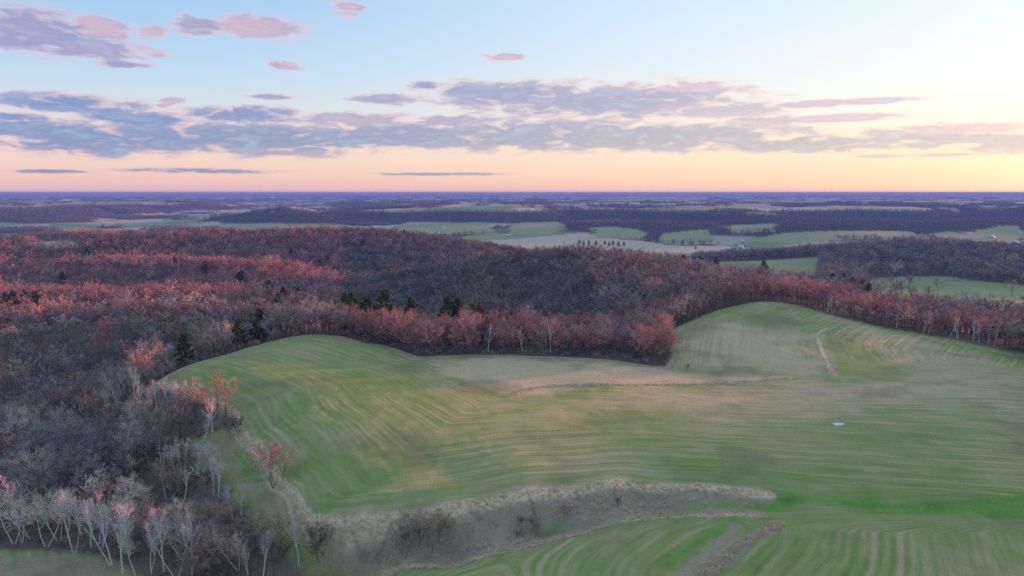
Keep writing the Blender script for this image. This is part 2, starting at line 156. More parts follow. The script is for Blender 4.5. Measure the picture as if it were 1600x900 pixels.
PINES = [('left',[(-445.7,601.8,16),(-444.0,610.5,16),(-439.4,617.0,16),(-427.6,613.1,16),(-419.0,610.3,16)]),('crest',[(-107.6,268.0,11.4),(-102.6,276.0,12.1)]),('lone',[(-119.0,246.0,11.7),(-181.7,318.0,22.0)]),('row',[(-74.1,301.0,16.9),(-71.6,307.0,15.9),(-64.6,304.0,16.6),(-57.3,309.0,17.9),(-44.9,309.0,19.2),(-27.8,297.0,17.7),(-24.4,296.0,18.3),(-22.7,314.0,17.9),(-18.3,301.0,17.3),(-13.6,301.0,14.4),(-6.0,317.0,14.6),(-1.2,306.0,12.4),(9.8,314.0,9.1)]),('valley',[(-205.8,617.3,16),(-219.9,705.0,16),(-199.2,581.9,16)]),('ridge',[(-521.0,793.7,16),(-604.5,982.6,16),(-556.0,988.3,16),(-533.7,968.7,16),(-410.2,836.7,16),(-363.2,812.5,16),(-306.8,769.8,16),(-303.5,774.6,16),(-264.6,746.5,16),(-283.2,971.2,16),(-266.7,957.0,16),(-264.0,987.9,16),(-185.9,930.3,16),(-230.1,1058.0,16),(-231.5,1079.2,16),(-183.0,1179.7,16),(-328.1,1023.3,16)]),('hill',[(-30.9,1010.0,16)]),('saddle',[(176.8,708.0,16),(253.9,930.5,16),(221.8,775.7,16),(275.3,929.4,16),(307.9,841.0,16)]),('dip',[(331.1,710.9,15),(338.8,702.0,15),(337.4,680.4,15),(333.6,655.0,15),(326.7,629.5,15)])]
VALLEY_PINES = [(252.9,1883.5),(261.2,1855.2),(273.8,1871.1),(285.3,1855.5),(300.7,1855.5),(465.5,1750.2),(184.0,1893.2),(194.9,1879.0),(208.9,1880.0),(226.5,1866.7)]
SHRUBS = [('gully',[(-20.2,122.2),(-18.1,124.0),(-15.6,123.3),(-13.5,125.1)]),('dark',[(-37.0,124.8)]),('pinkish',[(4.8,127.4)]),('rosy',[(10.7,130.6)]),('small',[(1.6,128.1)]),('speck',[(21.5,132.5)]),('corner',[(-73.6,178.9),(-75.0,177.9)]),('knoll',[(63.6,244.4)]),('lefttop',[(-219.3,358.3)])]
MOUND = [(86.3,176.7)]
STAKES = [(24.6,184.9),(26.9,186.2),(29.7,193.2)]
BUILDINGS = [(-266.8,2310.3),(-258.3,2410.5),(-215.4,2262.6),(-9.8,2126.6),(540.5,1730.5),(555.0,1730.5),(592.3,1790.9),(626.9,1849.4),(582.1,1692.5),(607.7,1875.1),(643.8,1932.3),(868.4,4950.0),(592.6,4924.4),(485.0,4755.8),(1967.7,8612.7),(2034.7,9126.0),(-1866.4,2714.6),(-1847.9,2716.9),(-3829.6,11131.2),(1465.6,2116.2),(1420.1,1949.3),(1188.0,4310.3),(1164.2,4369.9),(2599.2,5279.8),(2292.8,4521.7)]
# ---------------------------------------------------------------- ground shape and land cover (metres)
def smooth(a, b, v):
    t = np.clip((v - a) / (b - a), 0.0, 1.0)
    return t * t * (3 - 2 * t)

def hash2(i, j, s):
    h = (i.astype(np.int64) * 374761393 + j.astype(np.int64) * 668265263 + s * 974634721) & 0xFFFFFFFF
    h = ((h ^ (h >> 13)) * 1274126177) & 0xFFFFFFFF
    h = ((h ^ (h >> 16)) * 2246822519) & 0xFFFFFFFF
    return ((h ^ (h >> 15)) & 0xFFFFFF) / float(0x1000000)

def vnoise(x, y, s):
    i = np.floor(x); j = np.floor(y); fx = x - i; fy = y - j
    fx = fx * fx * fx * (fx * (fx * 6 - 15) + 10); fy = fy * fy * fy * (fy * (fy * 6 - 15) + 10)
    a = hash2(i, j, s); b = hash2(i + 1, j, s); c = hash2(i, j + 1, s); d = hash2(i + 1, j + 1, s)
    return (a + (b - a) * fx) * (1 - fy) + (c + (d - c) * fx) * fy - 0.5

def fbm(x, y, s, octaves=4):
    v = 0; a = 1.0; f = 1.0
    for k in range(octaves):
        v = v + a * vnoise(x * f + 17.3 * k, y * f - 9.1 * k, s + k); a *= 0.5; f *= 2.03
    return v

def polar(x, y):
    return np.arctan2(x, y), np.log(np.maximum(np.hypot(x, y), 5.0))

def tps_kernel(d2):
    return 0.5 * d2 * np.log(d2 + 1e-12)

def tps_fit(pts):
    t, l = polar(pts[:, 0], pts[:, 1]); n = len(pts)
    d2 = (t[:, None] - t[None]) ** 2 + (l[:, None] - l[None]) ** 2
    A = np.zeros((n + 3, n + 3)); A[:n, :n] = tps_kernel(d2) + np.eye(n) * 2e-4
    P = np.stack([np.ones(n), t, l], 1); A[:n, n:] = P; A[n:, :n] = P.T
    b = np.zeros(n + 3); b[:n] = pts[:, 2]
    return np.linalg.solve(A, b), t, l

GROUND_PTS = np.array(GROUND_PTS, float)
TPS_W, TPS_T, TPS_L = tps_fit(GROUND_PTS)

def tps_eval(t, l):
    out = np.empty_like(t)
    for i in range(0, len(t), 20000):
        a = t[i:i + 20000]; b = l[i:i + 20000]
        d2 = (a[:, None] - TPS_T[None]) ** 2 + (b[:, None] - TPS_L[None]) ** 2
        out[i:i + 20000] = tps_kernel(d2) @ TPS_W[:-3] + TPS_W[-3] + TPS_W[-2] * a + TPS_W[-1] * b
    return out

def seg_dist(x, y, line):
    best = np.full(x.shape, 1e9)
    for (ax, ay), (bx, by) in zip(line[:-1], line[1:]):
        dx, dy = bx - ax, by - ay
        t = np.clip(((x - ax) * dx + (y - ay) * dy) / (dx * dx + dy * dy + 1e-9), 0, 1)
        best = np.minimum(best, np.hypot(x - ax - t * dx, y - ay - t * dy))
    return best

def inside(x, y, poly):
    r = np.zeros(x.shape, bool); n = len(poly)
    for k in range(n):
        (ax, ay), (bx, by) = poly[k], poly[(k + 1) % n]
        if ay == by: continue
        r ^= ((ay > y) != (by > y)) & (x < (bx - ax) * (y - ay) / (by - ay) + ax)
    return r

def signed(x, y, poly):
    """signed distance to a closed outline, positive inside; far points are skipped"""
    p = np.array(poly); out = np.full(x.shape, -1e4)
    m = (x > p[:, 0].min() - 80) & (x < p[:, 0].max() + 80) & (y > p[:, 1].min() - 80) & (y < p[:, 1].max() + 80)
    if m.any():
        d = seg_dist(x[m], y[m], list(poly) + [poly[0]])
        out[m] = np.where(inside(x[m], y[m], poly), d, -d)
    return out

def line_dist(x, y, line, reach=120):
    p = np.array(line); out = np.full(x.shape, 1e4)
    m = (x > p[:, 0].min() - reach) & (x < p[:, 0].max() + reach) & (y > p[:, 1].min() - reach) & (y < p[:, 1].max() + reach)
    if m.any(): out[m] = seg_dist(x[m], y[m], line)
    return out

RIVER = [(-900, 1700), (-1050, 2500), (-1350, 3500), (-1750, 5000), (-2600, 7500), (-3000, 11000)]

def height(x, y):
    """ground height; the camera hovers at CAM_Z above the same datum"""
    x = np.asarray(x, float); y = np.asarray(y, float); sh = x.shape; x = x.ravel(); y = y.ravel()
    t, l = polar(x, y); r = np.exp(l)
    tc = np.clip(t, -1.6, 1.6)
    z = tps_eval(tc, np.clip(l, 3.6, np.log(4500)))
    z = np.clip(z, -143, -38)
    side = smooth(1.55, 2.0, np.abs(t))
    z = z * (1 - side) + side * (-72 + 22 * fbm(x / 260, y / 260, 5))
    # hills far away: flat-topped uplands cut by branching valleys
    n = np.abs(fbm(x / 1900 + 3.1, y / 1900 + 1.7, 11, 5))
    far = -139 + 60 * smooth(0.02, 0.14, n) + 7 * fbm(x / 500, y / 500, 31, 3) + 16 * smooth(9000, 26000, r) * fbm(x / 9000, y / 6000, 71, 3)
    rv = seg_dist(x, y, RIVER)
    far = far + (-139 - far) * (1 - smooth(250, 1100, rv))
    far = np.maximum(far, -139 + 68 * smooth(900, 200, seg_dist(x, y, [(-4300, 5100), (-3600, 5000), (-2750, 5150)])) + 12 * fbm(x / 380, y / 380, 47, 3))
    w = smooth(np.log(3400), np.log(4500), l)
    z = z * (1 - w) + far * w
    # spurs and hollows of the wooded ridges, small unevenness near by
    wr = smooth(np.log(420), np.log(620), l) * (1 - smooth(np.log(880), np.log(1040), l)) * smooth(0.05, -0.12, t)
    z = z + wr * 14 * fbm((0.876 * x - 0.48 * y) / 330, (0.48 * x + 0.876 * y) / 125, 41, 2)
    wk = smooth(np.log(2500), np.log(2950), l) * (1 - w)
    z = z + wk * 34 * fbm(x / 520, y / 620, 43, 3)
    z = z + (1 - smooth(np.log(500), np.log(900), l)) * (0.6 * fbm(x / 34, y / 34, 51, 3) + 0.12 * fbm(x / 4, y / 4, 53, 2))
    return (z + CAM_Z).reshape(sh)
# ---------------------------------------------------------------- helpers
def tag(o, label=None, cat=None, group=None, kind=None):
    if label: o['label'] = label
    if cat: o['category'] = cat
    if group: o['group'] = group
    if kind: o['kind'] = kind
    return o

def mesh_np(name, verts, faces, mats=(), smooth_faces=False):
    """verts (n,3); faces list of int arrays all of one size, or a list of such lists"""
    me = bpy.data.meshes.new(name); verts = np.asarray(verts, np.float32)
    blocks = [np.asarray(f, np.int32) for f in (faces if isinstance(faces, list) else [faces]) if len(f)]
    loops = np.concatenate([b.ravel() for b in blocks]); sizes = np.concatenate([np.full(len(b), b.shape[1], np.int32) for b in blocks])
    me.vertices.add(len(verts)); me.vertices.foreach_set('co', verts.ravel())
    me.loops.add(len(loops)); me.loops.foreach_set('vertex_index', loops)
    me.polygons.add(len(sizes)); me.polygons.foreach_set('loop_start', np.concatenate([[0], np.cumsum(sizes)[:-1]]).astype(np.int32))
    me.update(calc_edges=True)
    if smooth_faces: me.polygons.foreach_set('use_smooth', np.ones(len(sizes), bool))
    for m in mats: me.materials.append(m)
    return me

def obj(name, data, parent=None, loc=None):
    o = bpy.data.objects.new(name, data); COL.objects.link(o)
    if parent: o.parent = parent
    if loc is not None: o.location = loc
    return o

def material(name):
    m = bpy.data.materials.new(name); m.use_nodes = True; n = N(m.node_tree); n.n.clear()
    return m, n

def finish(n, col, rough=0.9, bump=None, strength=0.3, dist=0.1, spec=0.15):
    b = n.node('ShaderNodeBsdfPrincipled', None, Base_Color=col if not isinstance(col, tuple) else (*col, 1), Roughness=rough)
    b.inputs['Specular IOR Level'].default_value = spec
    if bump is not None: n.l.new(n.node('ShaderNodeBump', None, Strength=strength, Distance=dist, Height=bump).outputs[0], b.inputs['Normal'])
    n.node('ShaderNodeOutputMaterial', None, Surface=b.outputs[0])

def gh(x, y): return float(height(np.array([x]), np.array([y]))[0])

# ---------------------------------------------------------------- land cover
def open_mask(x, y):
    """signed distance into the open land near by (fields, gully, banks), positive = open"""
    s = signed(x, y, MAIN_FIELD)
    for p in (GULLY, MEADOW_LEFT, LEFT_BANK, RIGHT_MEADOW, KNOLL_CLEARING, RIDGE_FIELD): s = np.maximum(s, signed(x, y, p))
    return s

def far_cover(x, y, z):
    """0..1 wood cover of the country beyond the first ridges"""
    rel = z - CAM_Z
    n = fbm(x / 240, y / 240, 61, 4); n2 = fbm(x / 900, y / 900, 67, 3); r = np.hypot(x, y)
    slope_band = smooth(-132, -126, rel + 9 * n) * (1 - smooth(-94, -88, rel + 12 * n2 + 5 * n))
    patch = smooth(0.18, 0.26, n + 0.3 * n2 + 0.10 * (x < -400))
    top = smooth(0.14, 0.24, n2 + 0.45 * n) * smooth(-96, -90, rel) * smooth(4000, 7500, r)
    w = np.maximum(np.maximum(slope_band, patch), top)
    for p in GREENS: w = np.where(signed(x, y, p) + 40 * n > -4, w * 0.0, w)
    w = np.where(signed(x, y, TAN_PLAIN) > -4, 0.0, w)
    # farm clearings keep free of trees
    for bx, by in BUILDINGS: w = np.where((x - bx) ** 2 + (y - by) ** 2 < (24 + 0.004 * r) ** 2, 0.0, w)
    return w

def wood_mask(x, y, z):
    r = np.hypot(x, y)
    nearw = (open_mask(x, y) + 16 * smooth(400, 520, r) * fbm(x / 45, y / 45, 75, 3) < -1.5).astype(float)
    t = np.arctan2(x, y)
    lim = 1190 + 60 * fbm(x / 160, y / 160, 77, 2) + np.where(t > 0.05, 0, 60)
    hillgap = (t > -0.02) & (t < 0.42) & (r > 800 + 60 * fbm(x / 80, y / 80, 78, 2))     # open valley behind the middle hill
    right_low = (t > 0.42) & (t < 0.85) & (r > 440) & (r < 745) & (fbm(x / 60, y / 60, 79, 3) < 0.22)
    nearw = np.where(hillgap | right_low, 0.0, nearw)
    return np.where(r < lim, nearw, far_cover(x, y, z))

# ---------------------------------------------------------------- ground sheet
def build_ground():
    fine = np.radians(np.arange(-45, 45.01, 0.135)); mid = np.radians(np.arange(45.6, 80, 0.7)); wide = np.radians(np.arange(83, 180, 4.0))
    th = np.concatenate([-wide[::-1], -mid[::-1], fine, mid, wide])
    lr = np.concatenate([np.arange(np.log(10), np.log(84), 0.035), np.arange(np.log(84), np.log(330), 0.0052), np.arange(np.log(330), np.log(1400), 0.0085), np.arange(np.log(1400), np.log(6000), 0.011), np.arange(np.log(6000), np.log(52000), 0.03)])
    nt, nr = len(th), len(lr)
    T, Lr = np.meshgrid(th, lr); x = (np.sin(T) * np.exp(Lr)).ravel(); y = (np.cos(T) * np.exp(Lr)).ravel()
    z = height(x, y); r = np.hypot(x, y)
    n3 = fbm(x / 9, y / 9, 91, 3); n4 = fbm(x / 2.2, y / 2.2, 93, 2)
    a = {}
    main = signed(x, y, MAIN_FIELD); gul = signed(x, y, GULLY); ww = signed(x, y, WATERWAY)
    bankl = signed(x, y, LEFT_BANK); ml = signed(x, y, MEADOW_LEFT)
    edge = line_dist(x, y, FIELD_EDGE); terr = line_dist(x, y, TERRACE); strip = line_dist(x, y, STRIP); lip = line_dist(x, y, LOWER_LIP)
    track = line_dist(x, y, TRACK); tbank = line_dist(x, y, TRACK_BANK); fur = line_dist(x, y, FURROW)
    wob = 1.0 * n3 + 0.5 * n4
    a['dry'] = np.maximum.reduce([
        smooth(1.7, 0.5, edge + wob), smooth(1.9, 0.7, terr + wob), smooth(1.5, 0.6, strip + wob), smooth(2.2, 0.7, lip + wob), smooth(2.0, 0.6, tbank + wob),
        smooth(-0.5, 1.5, gul + wob), smooth(0, 2.0, bankl + 1.5 * wob) * 0.5, smooth(-1, 3, ml + 8 * n3) * 0.75, smooth(2.6, 0.4, np.abs(main) + 1.5 * wob) * (x < 66) * (r > 190)])
    a['rim'] = np.maximum.reduce([smooth(1.9, 0.9, edge + 0.6 * wob), 0.9 * smooth(0.95, 0.35, lip + 0.7 * wob), 0.9 * smooth(1.0, 0.4, strip + 0.6 * wob), 0.85 * smooth(0.9, 0.35, terr + 0.5 * wob), 0.8 * smooth(1.6, 0.5, np.abs(main + 0.8) + 0.6 * wob) * (r > 190) * (x < 68)])
    a['lush'] = np.maximum(smooth(-1, 3.5, ww + 3 * n3), np.maximum.reduce([smooth(-0.8, 1.5, signed(x, y, p) + wob) for p in LUSH]))
    a['lush'] = np.maximum(a['lush'], smooth(3.2, 1.0, line_dist(x, y, [(p[0], p[1] + 3.5) for p in TRACK]) + n3) * 0.7)
    a['dry'] *= 1 - 0.8 * np.clip(a['lush'], 0, 1)
    a['cut'] = np.maximum.reduce([0.8 * smooth(0.55, 0.1, line_dist(x, y, c) + 0.5 * n4) for c in CUTS] + [smooth(0.9, 0.3, fur + .3 * n4)])
    a['bare'] = np.maximum(smooth(1.5, 0.7, track + 0.5 * n3), 0.6 * smooth(0.8, 0.2, line_dist(x, y, [(p[0] + .6, p[1] - 1.9) for p in FIELD_EDGE]) + n4))
    a['straw'] = np.maximum(smooth(-6, 6, signed(x, y, STRAW) + 6 * n3), 0.75 * smooth(-12, 10, signed(x, y, PALE_KNOLL) + 8 * n3))
    a['straw'] = np.maximum(a['straw'], 0.45 * smooth(-12, 14, signed(x, y, WARM) + 10 * n3))
    rowd = line_dist(x, y, FIELD_EDGE + [(110, 128), (190, 124), (420, 110)], 400); rowd = rowd + 1.2 * vnoise(x / 60, y / 60, 95)
    guide = [(STRIP[0][0] + 60, STRIP[0][1] + 75)] + STRIP + [(STRIP[-1][0] + 4, STRIP[-1][1] - 60)]; sd = line_dist(x, y, guide, 400)
    k = 1 - smooth(224, 240, y - 0.06 * x) * smooth(45, 70, x); a['row'] = sd * (1 - k) + rowd * k
    low = smooth(128, 118, y) * smooth(-20, 10, x); a['row'] = a['row'] * (1 - low) + low * line_dist(x, y, TRACK + [(TRACK[-1][0] + 12, TRACK[-1][1] + 22)], 400)
    op = open_mask(x, y); cov = wood_mask(x, y, z)
    a['wood'] = np.where(r < 1300, smooth(1.0, -3.0, op + 1.5 * n3) * np.maximum(cov, (r < 440) * 1.0), cov)
    # crops of the distant land: plots with their own tone
    px = x + 90 * fbm(x / 700, y / 700, 101, 2); py = y + 90 * fbm(x / 700, y / 700, 103, 2)
    a['plot'] = hash2(np.floor((px * .87 + py * .5) / 210), np.floor((py * .87 - px * .5) / 120), 7)
    for q in GREENS: a['plot'] = np.where(signed(x, y, q) > -8, 0.20 + 0.22 * hash2(np.floor(x / 300), np.floor(y / 300), 3), a['plot'])
    a['plot'] = np.where(signed(x, y, TAN_PLAIN) > -6, 0.93, a['plot'])
    a['plot'] = np.where(signed(x, y, RIGHT_MEADOW) > -12, 0.22 + 0.3 * fbm(x / 50, y / 50, 109, 3), a['plot'])
    a['plot'] = np.where(signed(x, y, RIDGE_FIELD) > -6, 0.80, a['plot'])
    for q in ROAD: a['plot'] = np.where(line_dist(x, y, q) < 14, 0.96, a['plot'])
    a['far'] = smooth(400, 460, r) * 1.0
    # canopy relief where single trees can no longer be told apart
    rise = smooth(4600, 5600, r) * cov * (10 + 7 * fbm(x / 45, y / 45, 107, 2))
    z = z + rise
    i = (np.arange(nr - 1)[:, None] * nt + np.arange(nt - 1)[None]).ravel()
    wrap = np.arange(nr - 1) * nt + nt - 1
    q = np.concatenate([np.stack([i, i + 1, i + nt + 1, i + nt], 1), np.stack([wrap, wrap - nt + 1, wrap + 1, wrap + nt], 1)])
    q = q[:, ::-1]
    verts = np.stack([x, y, z], 1); c = len(verts)
    verts = np.vstack([verts, [[0, 0, gh(0, 8)]]])
    cap = np.stack([np.full(nt, c), np.roll(np.arange(nt), -1), np.arange(nt)], 1)
    me = mesh_np('ground', verts, [q, cap[:, ::-1]], [ground_material()], True)
    for k, v in a.items():
        at = me.attributes.new(k, 'FLOAT', 'POINT'); at.data.foreach_set('value', np.append(v, 0).astype(np.float32))
    up = np.zeros(3); me.calc_loop_triangles()
    o = obj('ground', me); o['kind'] = 'structure'
    if me.polygons[10].normal.z < 0: me.flip_normals()
    return o

def ground_material():
    m, n = material('ground')
    pos = n.node('ShaderNodeNewGeometry').outputs['Position']; X, Y, Z_ = n.sep(pos)
    A = {k: n.attr(k).outputs['Fac'] for k in ('dry', 'lush', 'cut', 'bare', 'straw', 'row', 'wood', 'plot', 'far', 'rim')}
    rowv = n.xyz(n.m('MULTIPLY', A['row'], 0.50), n.m('MULTIPLY', X, 0.045), n.m('MULTIPLY', Y, 0.045))
    st = n.noise(rowv, 1.0, 5, 0.66, 0.0)
    fine = n.noise(n.xyz(n.m('MULTIPLY', A['row'], 3.2), n.m('MULTIPLY', X, 0.16), n.m('MULTIPLY', Y, 0.16)), 1.0, 3, 0.6)
    big = n.noise(pos, 0.022, 4, 0.6, 0.5); mid = n.noise(pos, 0.16, 5, 0.62); sm = n.noise(pos, 1.5, 4, 0.65)
    f = n.m('ADD', n.m('MULTIPLY', st, 0.46), n.m('ADD', n.m('MULTIPLY', fine, 0.20), n.m('ADD', n.m('MULTIPLY', big, 0.40), n.m('MULTIPLY', mid, 0.26))))
    rw = n.m('ADD', A['row'], n.m('MULTIPLY', n.noise(pos, 0.05, 2, 0.5), 0.9))
    lines = n.m('SINE', n.m('MULTIPLY', rw, 6.2832 / 1.9)); broad = n.m('SINE', n.m('MULTIPLY', rw, 6.2832 / 8.4))
    seen = n.step(n.noise(pos, 0.03, 3, 0.6), 0.36, 0.62)
    f = n.m('ADD', f, n.m('MULTIPLY', seen, n.m('ADD', n.m('MULTIPLY', lines, 0.048), n.m('MULTIPLY', n.m('POWER', n.m('ABSOLUTE', broad), 10.0), 0.11))))
    f = n.m('ADD', f, n.m('ADD', n.m('MULTIPLY', n.m('SUBTRACT', sm, 0.5), 0.22), n.m('MULTIPLY', n.m('SUBTRACT', n.noise(pos, 5.5, 3, 0.7), 0.5), 0.22)))
    f = n.m('ADD', f, n.m('MULTIPLY', A['straw'], 0.36))
    crop = n.ramp(n.m('SUBTRACT', f, 0.175), [(0.25, (0.150, 0.250, 0.050)), (0.38, (0.235, 0.335, 0.090)), (0.50, (0.350, 0.385, 0.150)), (0.61, (0.500, 0.430, 0.235)), (0.80, (0.68, 0.52, 0.32))])
    olive = n.mix(n.step(n.noise(pos, 0.035, 3, 0.6), 0.50, 0.68), crop, n.mix(0.5, crop, (0.22, 0.20, 0.115)))
    crop = n.mix(n.m('MULTIPLY', n.step(sm, 0.3, 0.7), 0.22), olive, (0.06, 0.085, 0.035))
    lush = n.ramp(n.m('ADD', n.m('MULTIPLY', mid, 0.6), n.m('MULTIPLY', sm, 0.4)), [(0.3, (0.075, 0.21, 0.035)), (0.52, (0.16, 0.33, 0.065)), (0.72, (0.36, 0.41, 0.17))])
    dry = n.ramp(n.m('ADD', n.m('MULTIPLY', mid, 0.5), n.m('MULTIPLY', n.noise(pos, 2.6, 5, 0.7), 0.5)), [(0.26, (0.15, 0.11, 0.075)), (0.42, (0.31, 0.24, 0.175)), (0.58, (0.42, 0.33, 0.245)), (0.74, (0.22, 0.24, 0.10))])
    litter = n.ramp(n.m('ADD', n.m('MULTIPLY', n.noise(pos, 0.12, 4, 0.6), 0.5), n.m('MULTIPLY', n.noise(pos, 1.1, 4, 0.7), 0.5)), [(0.3, (0.075, 0.058, 0.048)), (0.5, (0.17, 0.13, 0.105)), (0.7, (0.27, 0.215, 0.16))])
    soil = n.ramp(sm, [(0.3, (0.30, 0.235, 0.175)), (0.7, (0.48, 0.385, 0.29))])
    plot = n.ramp(n.m('ADD', A['plot'], n.m('MULTIPLY', n.m('SUBTRACT', n.noise(pos, 0.012, 5, 0.65), 0.5), 0.25)), [(0.0, (0.24, 0.30, 0.12)), (0.20, (0.31, 0.35, 0.17)), (0.36, (0.37, 0.38, 0.18)), (0.52, (0.38, 0.32, 0.22)), (0.75, (0.50, 0.41, 0.28)), (0.95, (0.60, 0.48, 0.36))])
    farwood = n.ramp(n.m('ADD', n.m('MULTIPLY', n.noise(pos, 0.03, 4, 0.7), 0.6), n.m('MULTIPLY', n.noise(pos, 0.004, 3, 0.6), 0.4)), [(0.35, (0.042, 0.045, 0.055)), (0.5, (0.078, 0.075, 0.085)), (0.65, (0.13, 0.11, 0.11))])  # cool dark tones with the blue of distant haze painted in
    c = n.mix(A['far'], crop, plot)
    c = n.mix(n.m('MULTIPLY', A['lush'], 0.9), c, lush)
    c = n.mix(n.m('MULTIPLY', A['dry'], 0.95), c, dry)
    c = n.mix(A['rim'], c, n.ramp(n.noise(pos, 1.3, 4, 0.7), [(0.3, (0.52, 0.38, 0.23)), (0.6, (0.80, 0.63, 0.42))]))
    c = n.mix(n.m('MULTIPLY', A['bare'], 0.8), c, soil)
    c = n.mix(n.m('MULTIPLY', A['cut'], 0.45), c, (0.055, 0.055, 0.035))
    c = n.mix(A['wood'], c, n.mix(n.step(n.v('LENGTH', pos), 1500, 2600), litter, farwood))
    bump = n.m('ADD', n.m('MULTIPLY', fine, 0.5), n.m('ADD', n.noise(pos, 3.0, 4, 0.7), n.m('MULTIPLY', A['dry'], n.noise(pos, 1.2, 3, 0.6))))
    finish(n, c, 0.95, bump, 0.55, 0.35, 0.05)
    return m

ground = build_ground()

# ---------------------------------------------------------------- plant materials
def plant_material(name, source, base=None, var=0.35, grain=6.0):
    m, n = material(name)
    if source == 'instance': c = n.attr('tint', 'INSTANCER').outputs['Color']
    elif source == 'object': c = n.node('ShaderNodeObjectInfo').outputs['Color']
    else: c = n.node('ShaderNodeRGB').outputs[0]; c.default_value = (*base, 1)
    pos = n.node('ShaderNodeTexCoord').outputs['Object']
    k = n.noise(pos, grain, 3, 0.6)
    c = n.mix(var, c, n.mix(1.0, c, n.ramp(k, [(0.3, (0.45, 0.42, 0.45)), (0.7, (1.45, 1.38, 1.3))]), 'MULTIPLY'))
    finish(n, c, 0.85, None, spec=0.1)
    return m
M_TWIG_I = plant_material('bare_twigs_wood', 'instance', grain=0.5)
M_TWIG_O = plant_material('bare_twigs', 'object', grain=0.5)
M_BARK = plant_material('grey_bark', 'plain', (0.155, 0.130, 0.115), 0.6, 3.0)
def birch_material():
    m, n = material('white_bark')
    pos = n.node('ShaderNodeTexCoord').outputs['Object']; x, y, z = n.sep(pos)
    k = n.noise(n.xyz(n.m('MULTIPLY', x, 2.0), n.m('MULTIPLY', y, 2.0), n.m('MULTIPLY', z, 7.0)), 1.0, 3, 0.6)
    finish(n, n.ramp(k, [(0.28, (0.22, 0.20, 0.19)), (0.38, (0.68, 0.66, 0.645)), (0.7, (0.82, 0.79, 0.765))]), 0.8)
    return m
M_WHITE = birch_material()
M_NEEDLE = plant_material('pine_needles', 'object', var=0.7, grain=0.8)
M_NEEDLE_I = plant_material('pine_needles_far', 'instance', var=0.7, grain=0.8)
M_GRASS = plant_material('dry_grass_blades', 'instance', var=0.4, grain=2.0)

# ---------------------------------------------------------------- plant shapes
class Shape:
    def __init__(s): s.v = []; s.q = []; s.t = []; s.k = 0
    def tube(s, pts, rad, sides=4):
        pts = np.asarray(pts, float); b = s.k
        for i, p in enumerate(pts):
            d = pts[min(i + 1, len(pts) - 1)] - pts[max(i - 1, 0)]; d = d / (np.linalg.norm(d) + 1e-9)
            u = np.cross(d, (0.3, 0.9, 0.1)); u /= np.linalg.norm(u) + 1e-9; w_ = np.cross(d, u)
            for j in range(sides):
                a = 2 * math.pi * j / sides; s.v.append(p + rad[i] * (u * math.cos(a) + w_ * math.sin(a)))
        for i in range(len(pts) - 1):
            for j in range(sides):
                k = (j + 1) % sides; s.q.append((b + i * sides + j, b + i * sides + k, b + (i + 1) * sides + k, b + (i + 1) * sides + j))
        s.k += len(pts) * sides
    def blade(s, p, tip, side):
        s.v += [p - side, p + side, tip]; s.t.append((s.k, s.k + 1, s.k + 2)); s.k += 3
    def leaf(s, p, d, side):
        s.v += [p - 0.1 * d, p + side + 0.45 * d, p + d, p - side + 0.45 * d]; s.q.append((s.k, s.k + 1, s.k + 2, s.k + 3)); s.k += 4
    def mesh(s, name, mats): return mesh_np(name, np.array(s.v), [f for f in (s.q, s.t) if f], mats)

def unit(v): return v / (np.linalg.norm(v) + 1e-9)

def sweep(rng, p, d, length, n, up=0.15, wob=0.12):
    pts = [np.array(p, float)]; d = unit(np.array(d, float))
    for _ in range(n):
        d = unit(d + np.array([0, 0, up]) + rng.normal(0, wob, 3)); pts.append(pts[-1] + d * length / n)
    return pts

